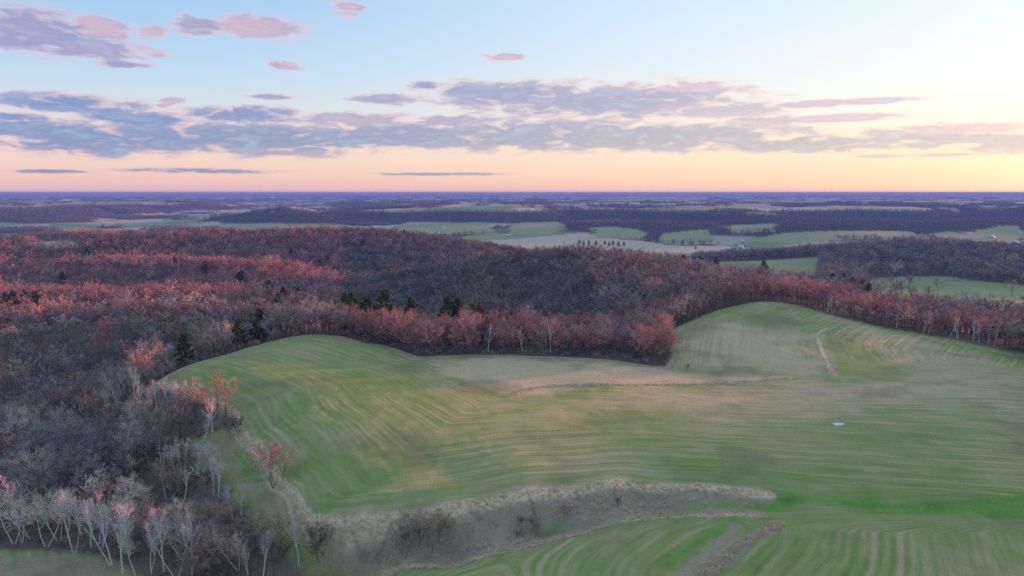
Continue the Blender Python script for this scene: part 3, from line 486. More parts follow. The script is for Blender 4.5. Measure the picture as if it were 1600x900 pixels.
def bare_tree(seed, H=14.0, width=0.30, limbs=8, subs=5, twigs=900, twig_w=0.045, habit='round', sides=5, lean=0.0, stems=1):
    """returns (wood shape, twig shape)"""
    rng = np.random.default_rng(seed); W = Shape(); T = Shape(); ends = []
    r0 = H * (0.0125 if habit == 'round' else 0.0105) / math.sqrt(stems)
    for sidx in range(stems):
        a0 = rng.uniform(0, 6.28); l = lean + (0.0 if stems == 1 else rng.uniform(0.10, 0.30))
        d0 = np.array([math.cos(a0) * l, math.sin(a0) * l, 1.0])
        frac = rng.uniform(0.60, 0.78) if habit == 'round' else rng.uniform(0.8, 0.95)
        tr = sweep(rng, (0.25 * math.cos(a0) * (stems > 1), 0.25 * math.sin(a0) * (stems > 1), -0.4), d0, H * frac + 0.4, 8, 0.05, 0.045)
        W.tube(tr, [r0 * (1.25 - 0.95 * i / 8) for i in range(9)], sides)
        nl = max(3, limbs // stems)
        for i in range(nl):
            t = 0.34 + 0.64 * (i + rng.uniform(0, 0.9)) / nl if habit == 'round' else 0.38 + 0.60 * (i + rng.uniform(0, .9)) / nl
            f = t * 8; k = min(int(f), 7); p = tr[k] + (tr[k + 1] - tr[k]) * (f - k)
            az_ = i * 2.4 + rng.uniform(-0.5, 0.5)
            ang = R(rng.uniform(34, 62)) if habit == 'round' else R(rng.uniform(16, 36))
            ang *= 1.15 - 0.55 * t
            d = np.array([math.cos(az_) * math.sin(ang), math.sin(az_) * math.sin(ang), math.cos(ang)])
            L_ = H * (width * 1.5 * (1.12 - 0.55 * abs(t - 0.45))) if habit == 'round' else H * 0.42 * (1.15 - 0.7 * t)
            lp = sweep(rng, p, d, L_ * rng.uniform(0.75, 1.1), 5, 0.10, 0.10)
            lr_ = r0 * (1.0 - 0.6 * t) * (0.62 if habit == 'round' else 0.85)
            W.tube(lp, [lr_ * (1 - 0.75 * j / 5) for j in range(6)], max(3, sides - 1))
            ends.append((lp, lr_))
            for j in range(subs):
                tt = rng.uniform(0.25, 1.0) * 5; kk = min(int(tt), 4); q = lp[kk] + (lp[kk + 1] - lp[kk]) * (tt - kk)
                dd = unit(unit(lp[kk + 1] - lp[kk]) + rng.normal(0, 0.55 if habit == 'round' else 0.33, 3) + (0, 0, 0.15))
                sp = sweep(rng, q, dd, L_ * rng.uniform(0.30, 0.55), 3, 0.08, 0.12)
                W.tube(sp, [lr_ * 0.42, lr_ * 0.32, lr_ * 0.2, lr_ * 0.08], 3); ends.append((sp, lr_ * 0.35))
        ends.append((tr[5:], r0 * 0.4))
    wts = np.array([len(e[0]) + 0.0 for e in ends]); wts /= wts.sum()
    pick = rng.choice(len(ends), twigs, p=wts)
    for k in pick:
        pts = ends[k][0]; u = rng.uniform(0.0, 1.0) ** 0.6 * (len(pts) - 1); i = min(int(u), len(pts) - 2)
        p = pts[i] + (pts[i + 1] - pts[i]) * (u - i)
        d = unit(unit(pts[i + 1] - pts[i]) * 0.8 + rng.normal(0, 0.62, 3) + (0, 0, 0.25))
        L_ = H * rng.uniform(0.05, 0.115)
        p = p + rng.normal(0, H * 0.012, 3)
        out = unit(p - np.array([0, 0, 0.52 * H])) + rng.normal(0, 0.3, 3)      # twigs spread flat to the crown's surface
        side = unit(np.cross(d, out)) * twig_w * rng.uniform(0.6, 1.3)
        T.blade(p, p + d * L_, side)
        q = p + d * L_ * 0.5
        for _ in range(2):
            d2 = unit(d + rng.normal(0, 0.55, 3)); T.blade(q, q + d2 * L_ * 0.6, side * 0.6)
    return W, T

def pine_tree(seed, H=16.0, tufts=2000, big=1.25):
    rng = np.random.default_rng(seed); W = Shape(); T = Shape()
    tr = sweep(rng, (0, 0, -0.4), (0, 0, 1), H + 0.2, 8, 0.1, 0.02)
    W.tube(tr, [H * 0.014 * (1.1 - i / 8.2) for i in range(9)], 6)
    br = []; z = 0.16
    while z < 0.98:
        nb = rng.integers(4, 7); a0 = rng.uniform(0, 6.28)
        for k in range(nb):
            a = a0 + k * 6.283 / nb + rng.uniform(-0.35, 0.35)
            prof = (1 - z) ** 0.75 * (0.55 + 0.45 * min(1, (z - 0.08) / 0.22))
            L_ = H * 0.30 * prof * rng.uniform(0.55, 1.2) + 0.4
            el_ = R(rng.uniform(-2, 26) + 30 * z)
            d = (math.cos(a) * math.cos(el_), math.sin(a) * math.cos(el_), math.sin(el_))
            f = z * 8; i = min(int(f), 7); p = tr[i] + (tr[i + 1] - tr[i]) * (f - i)
            bp = sweep(rng, p, d, L_, 4, 0.03, 0.07); W.tube(bp, [0.05, 0.04, 0.03, 0.02, 0.01], 3); br.append((bp, L_))
        z += rng.uniform(0.035, 0.07)
    wts = np.array([b[1] for b in br]); wts /= wts.sum()
    for k in rng.choice(len(br), tufts, p=wts):
        bp, L_ = br[k]; u = (0.25 + 0.75 * rng.uniform(0, 1) ** 0.7) * 4; i = min(int(u), 3); p = bp[i] + (bp[i + 1] - bp[i]) * (u - i) + rng.normal(0, 0.22, 3)
        d = unit(unit(bp[i + 1] - bp[i]) + rng.normal(0, 0.5, 3) + (0, 0, 0.3)) * rng.uniform(0.45, 0.95) * big
        out = unit(p - np.array([0, 0, p[2] * 0.8])) + rng.normal(0, 0.4, 3) + (0, 0, .4); T.leaf(p, d, unit(np.cross(d, out)) * rng.uniform(0.10, 0.22) * big)
    return W, T

def shrub(seed, H=4.0, stems=26, twigs=420, tw=0.03):
    rng = np.random.default_rng(seed); W = Shape(); T = Shape(); ends = []
    for k in range(stems):
        a = rng.uniform(0, 6.28); s_ = rng.uniform(0.0, 1.0) ** 0.7
        p = np.array([math.cos(a), math.sin(a), 0]) * H * 0.16 * s_; p[2] = -0.2
        d = np.array([math.cos(a) * s_ * 0.8, math.sin(a) * s_ * 0.8, 1.0])
        sp = sweep(rng, p, d, H * rng.uniform(0.6, 1.0), 4, 0.02, 0.12); W.tube(sp, [H * .012, H * .009, H * .006, H * .004, H * .001], 3); ends.append(sp)
    for k in rng.integers(0, stems, twigs):
        sp = ends[k]; u = rng.uniform(0.3, 1.0) * 4; i = min(int(u), 3); p = sp[i] + (sp[i + 1] - sp[i]) * (u - i)
        d = unit(unit(sp[i + 1] - sp[i]) + rng.normal(0, 0.6, 3)); L_ = H * rng.uniform(0.10, 0.24)
        out = unit(p - np.array([0, 0, 0.3 * H])) + rng.normal(0, 0.3, 3); T.blade(p, p + d * L_, unit(np.cross(d, out)) * tw * rng.uniform(.6, 1.3))
    return W, T

def merge(a, b, twig_mat, wood_mat, name):
    """wood and twigs in one mesh, for the mass of the woods"""
    na = len(a.v); q = list(a.q) + [tuple(i + na for i in f) for f in b.q]; t = list(a.t) + [tuple(i + na for i in f) for f in b.t]
    me = mesh_np(name, np.array(a.v + b.v), [f for f in (q, t) if f], [wood_mat, twig_mat])
    mi = np.concatenate([np.zeros(len(a.q)), np.ones(len(b.q)), np.zeros(len(a.t)), np.ones(len(b.t))]).astype(np.int32)
    me.polygons.foreach_set('material_index', mi)
    return me

# individual trees share these shapes
BARE = [tuple(s.mesh(n, [m]) for s, n, m in zip(bare_tree(100 + k, 14, [0.27, 0.31, 0.24, 0.29, 0.33, 0.26, 0.30, 0.25][k], 9, 6, 1000, 0.028, 'round'), ('trunk', 'crown'), (M_BARK, M_TWIG_O))) for k in range(8)]
WHITE_T = [tuple(s.mesh(n, [m]) for s, n, m in zip(bare_tree(200 + k, 14, 0.2, [9, 10, 12, 8, 12, 9, 11, 13, 10, 12][k], 8, 430, 0.019, 'upright', 5, [0.02, 0.12, 0.05, 0.2, 0.06, 0.28, 0.1, 0.03, 0.16, 0.08][k], [1, 1, 3, 1, 2, 2, 1, 3, 1, 2][k]), ('trunk', 'crown'), (M_WHITE, M_TWIG_O))) for k in range(10)]
PINE = [tuple(s.mesh(n, [m]) for s, n, m in zip(pine_tree(300 + k), ('trunk', 'crown'), (M_BARK, M_NEEDLE))) for k in range(4)]
SHRUB = [tuple(s.mesh(n, [m]) for s, n, m in zip(bare_tree(400 + k, 4, 0.40, 24, 5, 1900, 0.0125, 'round', 4, 0.0, 6), ('stems', 'crown'), (M_BARK, M_TWIG_O))) for k in range(4)]

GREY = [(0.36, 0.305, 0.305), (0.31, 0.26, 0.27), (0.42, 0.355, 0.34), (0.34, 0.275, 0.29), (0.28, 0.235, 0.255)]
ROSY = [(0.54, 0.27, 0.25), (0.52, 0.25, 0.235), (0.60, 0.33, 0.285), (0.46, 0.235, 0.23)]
TAN = [(0.52, 0.42, 0.31), (0.46, 0.375, 0.285)]
ORANGE = [(0.50, 0.34, 0.25), (0.46, 0.30, 0.22), (0.54, 0.39, 0.29)]

RNG = random.Random(7)
def plant(kind, protos, x, y, h, base_h, tint, label, cat, group, k=None, name='bare_tree', rz=None, wide=1.0, parts=('trunk', 'crown')):
    k = RNG.randrange(len(protos)) if k is None else k % len(protos)
    root = bpy.data.objects.new(name, None); COL.objects.link(root); root.empty_display_size = 0.5
    root.location = (x, y, gh(x, y) - 0.05); root.rotation_euler = (0, 0, RNG.uniform(0, 6.28) if rz is None else rz)
    s = h / base_h; root.scale = (s * wide, s * wide, s)
    for part, me in zip(parts, protos[k]):
        o = bpy.data.objects.new(part, me); COL.objects.link(o); o.parent = root; o.color = (*tint, 1)
    if name == 'white_barked_tree': root.rotation_euler = (RNG.uniform(-0.16, 0.16), RNG.uniform(-0.16, 0.16), root.rotation_euler[2])
    return tag(root, label, cat, group)

ORD = ['first', 'second', 'third', 'fourth', 'fifth', 'sixth', 'seventh', 'eighth', 'ninth', 'tenth', 'eleventh', 'twelfth', 'thirteenth', 'fourteenth', 'fifteenth', 'sixteenth', 'seventeenth']
def vary(c, a=0.12): return tuple(v * RNG.uniform(1 - a, 1 + a) for v in c)
taken = []

# white-barked trees
WHERE = dict(clearing='along the lower left clearing', corner='leaning in the clump beyond the clearing', fieldtop="in the clump at the field's left tip",
    pair='of two below the field-tip clump', crest='of two just under the field crest', crestpine='of two beside the small dark pine',
    bend='of two under the orange trees', slope='on the dark slope left of the bank', lower='in the lower left wood', bright='of the bright spreading two by the bank',
    thicket='in the brown thicket below the bank', stream='at the bottom edge near the gully')
HT = dict(clearing=12, corner=12.5, fieldtop=9.5, pair=9.5, crest=8, crestpine=8, bend=8.5, slope=9, lower=9, bright=9, thicket=8, stream=9)
for nm, pts in WHITE:
    for i, (x, y) in enumerate(sorted(pts, key=lambda p: p[0] / p[1])):
        lab = 'white-barked bare tree, ' + (ORD[i] + ' from left, ' if len(pts) > 1 else '') + WHERE[nm]
        plant('white', WHITE_T, x, y, HT[nm] * RNG.uniform(0.72, 1.25), 14, vary((0.62, 0.53, 0.50) if nm != 'clearing' else (0.64, 0.56, 0.47)), lab, 'tree', 'white-barked trees', name='white_barked_tree', wide=RNG.uniform(1.0, 1.35)); taken.append((x, y, 2.2))
for i, (x, y) in enumerate(sorted(WHITE_RIGHT, key=lambda p: p[0] / p[1])):
    plant('white', WHITE_T, x, y + 7, RNG.uniform(8.5, 11), 14, vary((0.46, 0.36, 0.35)), 'pale-trunked tree, ' + ORD[i] + ' from left, along the right-hand tree line', 'tree', 'white-barked trees', name='white_barked_tree'); taken.append((x, y + 5, 2))
for i, (x, y) in enumerate(WHITE_ROW):
    plant('white', WHITE_T, x, y + 1.5, RNG.uniform(9, 11), 14, vary((0.46, 0.36, 0.35)), 'thin pale-trunked tree, ' + ORD[i] + ' from left, at the foot of the rosy tree row', 'tree', 'white-barked trees', name='white_barked_tree'); taken.append((x, y + 1.5, 2))

# trees in orange bud
PW = dict(bend="in the cluster at the field's left bend", edge="standing alone on the field's left edge", thicket='in the brown thicket below the bank', front='in the round clump at the bottom edge', corner='behind the leaning white trees in the corner', slope='between white trees on the lower left slope')
PH = dict(bend=10, edge=9.5, thicket=8.5, front=7.5, corner=10, slope=9)
for nm, pts in PEACH:
    for i, (x, y) in enumerate(sorted(pts, key=lambda p: p[0] / p[1])):
        plant('bare', SHRUB if nm in ('edge', 'front') else BARE, x, y, PH[nm] * RNG.uniform(0.85, 1.15), 4 if nm in ('edge', 'front') else 14, vary((0.40, 0.30, 0.24) if nm in ('edge', 'front') else RNG.choice(ORANGE)), ('dull orange bushy tree, ' if nm in ('edge', 'front') else 'orange-budded bare tree, ') + (ORD[i] + ' from left, ' if len(pts) > 1 else '') + PW[nm], 'tree', 'orange-budded trees', name='budding_tree', wide=1.25); taken.append((x, y, 2.5))

# conifers
CW = dict(left='in the dark clump at the left picture edge', crest='of the two on the field crest', lone='of the two lone ones left of the field crest', row='in the line behind the rosy tree row', valley='of the three in the hollow before the red ridge',
    ridge='scattered over the red ridge', hill='on top of the dark middle hill', saddle='along the saddle above the right-hand hilltop', dip='in the clump above the right-hand meadow')
for nm, pts in PINES:
    for i, (x, y, h) in enumerate(sorted(pts, key=lambda p: p[0] / p[1])):
        lab = ('dark green pine ' if len(pts) == 1 else 'dark green pine, ' + ORD[i] + ' from left, ') + CW[nm]
        plant('pine', PINE, x, y, h * RNG.uniform(1.02, 1.15) * (RNG.uniform(0.95, 1.2) if nm == 'row' else 1.05), 16, vary(RNG.choice([(0.085, 0.130, 0.040), (0.070, 0.115, 0.045), (0.17, 0.165, 0.035)]), 0.2), lab, 'pine tree', 'pines among the bare woods', name='pine_tree', wide=RNG.uniform(0.95, 1.3) if nm == 'row' else RNG.uniform(1.1, 1.5)); taken.append((x, y, 5.5 if nm in ('crest', 'lone') else 5))
for i, (x, y) in enumerate(sorted(VALLEY_PINES, key=lambda p: p[0] / p[1])):
    plant('pine', PINE, x, y, RNG.uniform(9, 15), 16, vary((0.035, 0.06, 0.035)), 'distant dark conifer, ' + ORD[i] + ' from left, beside the tan valley field', 'pine tree', 'conifers in the valley', name='pine_tree', wide=1.3)

# shrubs
SW = dict(gully=('brown round shrub', 'in the big thicket of the gully', 6.2, (0.34, 0.30, 0.24)), dark=('near-black rounded shrub', 'at the gully mouth', 5.0, (0.10, 0.08, 0.07)), pinkish=('pinkish brown shrub', 'low on the tan gully bank', 2.4, (0.40, 0.25, 0.21)),
    rosy=('small rosy shrub', 'by the green hollow of the gully', 2.2, (0.46, 0.29, 0.24)), small=('small dark shrub', 'midway along the tan gully bank', 1.9, (0.16, 0.11, 0.09)), speck=('small reddish shrub', 'at the upper end of the gully bank', 1.8, (0.22, 0.14, 0.11)),
    corner=('dark bushy shrub', "at the corner of the field's left bend", 4.5, (0.15, 0.115, 0.10)), knoll=('single dark shrub', 'between tree row and right-hand hill', 2.2, (0.18, 0.11, 0.10)), lefttop=('rusty shrub', 'in the wood left of the white clump', 5, (0.44, 0.25, 0.19)))
for nm, pts in SHRUBS:
    a, b, h, t = SW[nm]
    for i, (x, y) in enumerate(sorted(pts, key=lambda p: p[0] / p[1])):
        plant('shrub', SHRUB, x, y, h * RNG.uniform(0.85, 1.2), 4, vary(t), a + (', ' + ORD[i] + ' from left, ' if len(pts) > 1 else ' ') + b, 'shrub', None, name='shrub', wide=1.15, parts=('stems', 'crown')); taken.append((x, y, 2.5))

# ---------------------------------------------------------------- the woods: a jittered stand of trees over every wooded slope
def stand(step, rmin, rmax, seed, tmin=-0.86, tmax=0.86):
    rng = np.random.default_rng(seed); n = int(rmax / step) + 1
    xs = np.arange(-n, n + 1) * step; ys = np.arange(0, n + 1) * step
    X, Y = np.meshgrid(xs, ys); X = X.ravel(); Y = Y.ravel(); t = np.arctan2(X, Y); r = np.hypot(X, Y)
    m = (r > rmin) & (r < rmax) & (t > tmin) & (t < tmax); X = X[m]; Y = Y[m]
    X = X + rng.uniform(-0.42, 0.42, len(X)) * step; Y = Y + rng.uniform(-0.42, 0.42, len(Y)) * step
    return X, Y, rng

ax_, ay_, rng = stand(7.2, 60, 430, 1)                       # near woods
fx0, fy0, _ = stand(8.5, 300, 560, 8, 0.86, 1.55)           # trees on an unseen ridge, added to keep the evening sun off the near fields
ax_ = np.concatenate([ax_, fx0]); ay_ = np.concatenate([ay_, fy0])
cx_, cy_, _ = stand(9.8, 430, 1260, 5)                       # older, wider trees on the ridges
ex_, ey_, _ = stand(4.6, 200, 400, 6, -0.4, 0.84); eo = open_mask(ex_, ey_) + 5 * fbm(ex_ / 18, ey_ / 18, 207, 2); em = (eo < -2.5) & (eo > -17) & (ey_ > 228) & (fbm(ex_ / 11, ey_ / 11, 208, 2) > -0.2); ex_, ey_ = ex_[em], ey_[em]      # young growth closing the edges of the rows
lx_, ly_, _ = stand(4.8, 90, 225, 9, -0.72, -0.26); ex_ = np.concatenate([ex_, lx_]); ey_ = np.concatenate([ey_, ly_])     # thicket in the lower left
tx = np.concatenate([ax_, cx_, ex_]); ty = np.concatenate([ay_, cy_, ey_]); old = np.concatenate([np.zeros(len(ax_)), np.ones(len(cx_)), np.full(len(ex_), 2)])
tz = height(tx, ty)
keep = wood_mask(tx, ty, tz) > 0.5
keep |= (signed(tx, ty, RIGHT_MEADOW) > 4) & (rng.uniform(0, 1, len(tx)) < 0.05) & (ty > 480)          # single trees out in the meadow
for x, y, d in taken:
    keep &= (tx - x) ** 2 + (ty - y) ** 2 > d * d
    if (d < 3 or d == 5.5) and y > 120:        # pale trees stand at the open front of the wood
        q = math.hypot(x, y); al = -((tx - x) * x + (ty - y) * y) / q; pe = np.abs((tx - x) * y - (ty - y) * x) / q
        keep &= ~((al > 0) & (al < 15) & (pe < 3.2))
tx, ty, tz, old = tx[keep], ty[keep], tz[keep], old[keep]; tr_ = np.hypot(tx, ty); tt_ = np.arctan2(tx, ty)
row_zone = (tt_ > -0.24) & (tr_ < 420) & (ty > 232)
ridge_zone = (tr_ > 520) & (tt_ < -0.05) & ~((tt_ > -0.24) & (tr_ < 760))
rosy_p = np.where(row_zone, 0.66, np.where(ridge_zone, 0.80, 0.08)) + 0.35 * smooth(0.05, 0.35, fbm(tx / 90, ty / 90, 201, 3))  # rosy buds, share raised on the ridge to paint in red sunlight
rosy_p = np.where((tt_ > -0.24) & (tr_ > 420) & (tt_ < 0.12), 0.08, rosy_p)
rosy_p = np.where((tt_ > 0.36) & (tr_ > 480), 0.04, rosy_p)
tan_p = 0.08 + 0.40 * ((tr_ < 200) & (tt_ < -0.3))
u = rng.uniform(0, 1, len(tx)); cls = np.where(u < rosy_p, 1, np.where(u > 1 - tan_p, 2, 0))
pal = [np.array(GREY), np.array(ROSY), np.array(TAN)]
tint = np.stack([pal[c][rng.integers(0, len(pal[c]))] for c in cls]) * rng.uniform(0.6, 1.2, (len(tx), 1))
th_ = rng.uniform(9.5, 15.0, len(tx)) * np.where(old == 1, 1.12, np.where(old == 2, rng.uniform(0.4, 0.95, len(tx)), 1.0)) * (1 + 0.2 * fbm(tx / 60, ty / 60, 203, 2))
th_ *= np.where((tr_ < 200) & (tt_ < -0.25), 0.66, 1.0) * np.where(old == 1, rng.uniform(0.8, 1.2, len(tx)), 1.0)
tint *= np.where((tt_ > -0.24) & (tr_ > 420) & (tt_ < 0.12), 0.78, np.where((tr_ < 200) & (tt_ < -0.2), 1.85, np.where((tr_ < 270) & (tt_ < -0.2), 1.4, 1.05)))[:, None]  # shade of the middle hill painted into its tints; lower left trees lightened

# which trees are seen from the air, nearest first
def in_sight(x, y, ztop):
    ok = np.ones(len(x), bool)
    for s in np.linspace(0.3, 0.985, 40):
        ok &= height(x * s, y * s) < CAM_Z + (ztop - CAM_Z) * s
    f = y * math.cos(R(7.848)) - (tz_sel - CAM_Z) * math.sin(R(7.848))
    return ok & (np.abs(x / f) < 0.75) & ((y * math.sin(R(7.848)) + (ztop - CAM_Z) * math.cos(R(7.848))) / f > -0.43)
order = np.argsort(tr_ / th_)[:1100]; tz_sel = tz[order]
sees = in_sight(tx[order], ty[order], tz[order] + th_[order] * 0.9)
single = order[sees][:290]
mask = np.ones(len(tx), bool); mask[single] = False
TONE = ['grey', 'rosy', 'tan']
def region(x, y):
    t = math.atan2(x, y)
    if t > 0.62 - 0.0 or (t > 0.38 and y > 280): return 'in the tree line over the right-hand hill'
    if t > -0.23 and y > 235: return 'in the tree row behind the green field'
    if math.hypot(x, y) < 190: return 'among the pale trees of the lower left wood'
    if t > -0.42: return "in the wood below the field's left crest"
    return 'in the dark wood at the left picture edge'
# each near tree is named by the landmark it stands closest to in the view
MARKS = [('the white trees by the clearing', [p for n_, q in WHITE if n_ == 'clearing' for p in q]), ('the leaning white clump', [p for n_, q in WHITE if n_ == 'corner' for p in q]), ("the white clump at the field's tip", [p for n_, q in WHITE if n_ == 'fieldtop' for p in q]),
    ('the white pair beside the small pine', [p for n_, q in WHITE if n_ == 'crestpine' for p in q]), ('the white pair under the orange trees', [p for n_, q in WHITE if n_ == 'bend' for p in q]), ('the white trees on the dark slope', [p for n_, q in WHITE if n_ == 'slope' for p in q]),
    ('the white trees by the gully', [p for n_, q in WHITE if n_ == 'stream' for p in q]), ('the rusty shrub', [p for n_, q in SHRUBS if n_ == 'lefttop' for p in q]), ('the lone pine in the valley', [PINES[2][1][1][:2]]), ('the two crest pines', [p[:2] for p in PINES[1][1]]),
    ("the row's first pale trunk", [WHITE_ROW[0]]), ("the row's second pale trunk", [WHITE_ROW[1]]), ("the row's third pale trunk", [WHITE_ROW[2]]), ('the single dark shrub', [p for n_, q in SHRUBS if n_ == 'knoll' for p in q]), ('the right-hand hilltop', [(127, 352)]),
    ("the right line's first pale trunk", [WHITE_RIGHT[0]]), ("the right line's third pale trunk", [WHITE_RIGHT[2]]), ("the right line's last pale trunk", [WHITE_RIGHT[-1]])]
def view(x, y, z_): return x / y, (z_ - CAM_Z) / y
mk = [(ph, view(*np.mean(np.array(q), 0), gh(*np.mean(np.array(q), 0)))) for ph, q in MARKS]
ranked = {}
for i in single:
    u_, v_ = view(tx[i], ty[i], tz[i]); d_ = [(math.hypot(u_ - a_[0], (v_ - a_[1]) * 1.5), k_) for k_, (ph, a_) in enumerate(mk)]; dist, k_ = min(d_)
    du, dv = u_ - mk[k_][1][0], v_ - mk[k_][1][1]
    side = ('right of' if du > 0 else 'left of') if abs(du) > abs(dv) else ('behind' if dv > 0 else 'in front of')
    ranked.setdefault((TONE[cls[i]], side, k_), []).append((dist, int(i)))
def ordinal(k_): return ORD[k_] if k_ < len(ORD) else '%dth' % (k_ + 1) if (k_ + 1) % 10 not in (1, 2, 3) else '%d%s' % (k_ + 1, {1: 'st', 2: 'nd', 3: 'rd'}[(k_ + 1) % 10])
for (tn, side, k_), lst in ranked.items():
    for q, (dist, i) in enumerate(sorted(lst)):
        x, y = float(tx[i]), float(ty[i])
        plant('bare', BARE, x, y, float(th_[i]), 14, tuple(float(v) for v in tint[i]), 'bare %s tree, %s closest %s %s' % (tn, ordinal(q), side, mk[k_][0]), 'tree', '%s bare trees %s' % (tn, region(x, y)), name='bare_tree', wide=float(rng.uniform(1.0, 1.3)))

def cloud_of(name, x, y, z, rot, scl, tint_, kind, protos, label):
    """one object: points that carry a copy of one of the shapes each"""
    me = bpy.data.meshes.new(name); n = len(x); me.vertices.add(n); me.vertices.foreach_set('co', np.stack([x, y, z], 1).astype(np.float32).ravel())
    for k, v, ty_ in (('rot', rot, 'FLOAT'), ('kind', kind, 'INT')):
        me.attributes.new(k, ty_, 'POINT').data.foreach_set('value', np.asarray(v, np.int32 if ty_ == 'INT' else np.float32))
    me.attributes.new('scl', 'FLOAT_VECTOR', 'POINT').data.foreach_set('vector', np.asarray(scl, np.float32).ravel())
    me.attributes.new('tint', 'FLOAT_COLOR', 'POINT').data.foreach_set('color', np.hstack([tint_, np.ones((n, 1))]).astype(np.float32).ravel())
    col = bpy.data.collections.new(name + '_shapes')
    for i, p in enumerate(protos): col.objects.link(bpy.data.objects.new('%s_shape_%02d' % (name, i), p))
    g = bpy.data.node_groups.new(name, 'GeometryNodeTree'); g.interface.new_socket('Geometry', in_out='INPUT', socket_type='NodeSocketGeometry'); g.interface.new_socket('Geometry', in_out='OUTPUT', socket_type='NodeSocketGeometry')
    a = g.nodes.new('NodeGroupInput'); b = g.nodes.new('NodeGroupOutput'); ip = g.nodes.new('GeometryNodeInstanceOnPoints'); ci = g.nodes.new('GeometryNodeCollectionInfo')
    ci.inputs[0].default_value = col; ci.inputs['Separate Children'].default_value = True; ci.inputs['Reset Children'].default_value = True
    def named(k, ty_):
        d = g.nodes.new('GeometryNodeInputNamedAttribute'); d.data_type = ty_; d.inputs[0].default_value = k; return d.outputs[0]
    cx = g.nodes.new('ShaderNodeCombineXYZ'); g.links.new(named('rot', 'FLOAT'), cx.inputs[2])
    g.links.new(a.outputs[0], ip.inputs['Points']); g.links.new(ci.outputs[0], ip.inputs['Instance']); ip.inputs['Pick Instance'].default_value = True
    g.links.new(named('kind', 'INT'), ip.inputs['Instance Index']); g.links.new(cx.outputs[0], ip.inputs['Rotation']); g.links.new(named('scl', 'FLOAT_VECTOR'), ip.inputs['Scale'])
    g.links.new(ip.outputs[0], b.inputs[0])
    o = obj(name, me); md = o.modifiers.new('stand', 'NODES'); md.node_group = g
    return tag(o, label, None, None, 'stuff')

FOREST = [merge(*bare_tree(500 + k, 14, [0.27, 0.31, 0.25, 0.29, 0.33, 0.24][k], 8, 4, 420, 0.082, 'round', 4), M_TWIG_I, M_BARK, 'forest_tree') for k in range(6)]
def clump(seed, count, spread):
    rng = np.random.default_rng(seed); A = Shape(); B = Shape()
    for k in range(count):
        w_, t_ = bare_tree(seed * 10 + k, rng.uniform(11, 14), 0.3, 5, 2, 60, 0.16, 'round', 3)
        off = np.array([rng.uniform(-spread, spread), rng.uniform(-spread, spread), 0])
        for s_, d_ in ((w_, A), (t_, B)):
            b0 = d_.k; d_.v += [v + off for v in s_.v]; d_.q += [tuple(i + b0 for i in f) for f in s_.q]; d_.t += [tuple(i + b0 for i in f) for f in s_.t]; d_.k += s_.k
    return merge(A, B, M_TWIG_I, M_BARK, 'tree_clump')
CLUMPS = [clump(60 + k, 7, 10.5) for k in range(4)]

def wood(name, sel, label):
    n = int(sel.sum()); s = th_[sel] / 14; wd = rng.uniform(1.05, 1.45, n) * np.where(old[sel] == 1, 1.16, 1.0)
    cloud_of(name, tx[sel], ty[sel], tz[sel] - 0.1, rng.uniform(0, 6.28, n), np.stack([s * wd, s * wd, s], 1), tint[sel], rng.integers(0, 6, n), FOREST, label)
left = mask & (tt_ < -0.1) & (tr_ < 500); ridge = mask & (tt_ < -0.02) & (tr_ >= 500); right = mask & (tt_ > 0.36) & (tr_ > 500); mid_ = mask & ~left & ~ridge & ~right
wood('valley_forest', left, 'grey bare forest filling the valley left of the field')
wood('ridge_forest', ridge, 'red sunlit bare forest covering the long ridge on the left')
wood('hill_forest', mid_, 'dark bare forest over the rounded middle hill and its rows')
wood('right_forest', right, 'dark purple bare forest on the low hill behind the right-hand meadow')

# far woods, seen as one mass
fx, fy, rng2 = stand(20.0, 1180, 5400, 2, -0.80, 0.80)
fz = height(fx, fy); k = (wood_mask(fx, fy, fz) > 0.5); fx, fy, fz = fx[k], fy[k], fz[k]; n = len(fx)
fc = np.array([0.72, 0.92, 1.08]) * np.array(GREY)[rng2.integers(0, 5, n)] * rng2.uniform(0.6, 0.9, (n, 1)); s = rng2.uniform(0.85, 1.15, n)  # grey twigs cooled and darkened, painting blue haze into the far woods
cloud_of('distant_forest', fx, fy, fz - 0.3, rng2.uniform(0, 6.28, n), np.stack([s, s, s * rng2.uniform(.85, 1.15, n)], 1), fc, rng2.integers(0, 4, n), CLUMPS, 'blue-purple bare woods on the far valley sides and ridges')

# brush under and beside the near trees
UNDER = [merge(*shrub(450 + k, 2.2, 14, 150, 0.035), M_TWIG_I, M_BARK, 'brush') for k in range(3)]
bx_, by_, rng3 = stand(3.6, 60, 330, 3)
bm = (open_mask(bx_, by_) < -0.8) & (rng3.uniform(0, 1, len(bx_)) < 0.75)
gq = signed(bx_, by_, GULLY); bm |= (gq > 1.0) & (bx_ < 6) & (rng3.uniform(0, 1, len(bx_)) < 0.22) & (fbm(bx_ / 9, by_ / 9, 211, 2) > 0.05)
bx_, by_ = bx_[bm], by_[bm]; n = len(bx_); s = rng3.uniform(0.5, 1.5, n)
bc = np.array([(0.30, 0.235, 0.205), (0.36, 0.28, 0.23), (0.22, 0.18, 0.165), (0.38, 0.27, 0.225)])[rng3.integers(0, 4, n)]
cloud_of('undergrowth', bx_, by_, height(bx_, by_) - 0.1, rng3.uniform(0, 6.28, n), np.stack([s * 1.3, s * 1.3, s], 1), bc, rng3.integers(0, 3, n), UNDER, 'low brown brush under the near trees and in the gully')

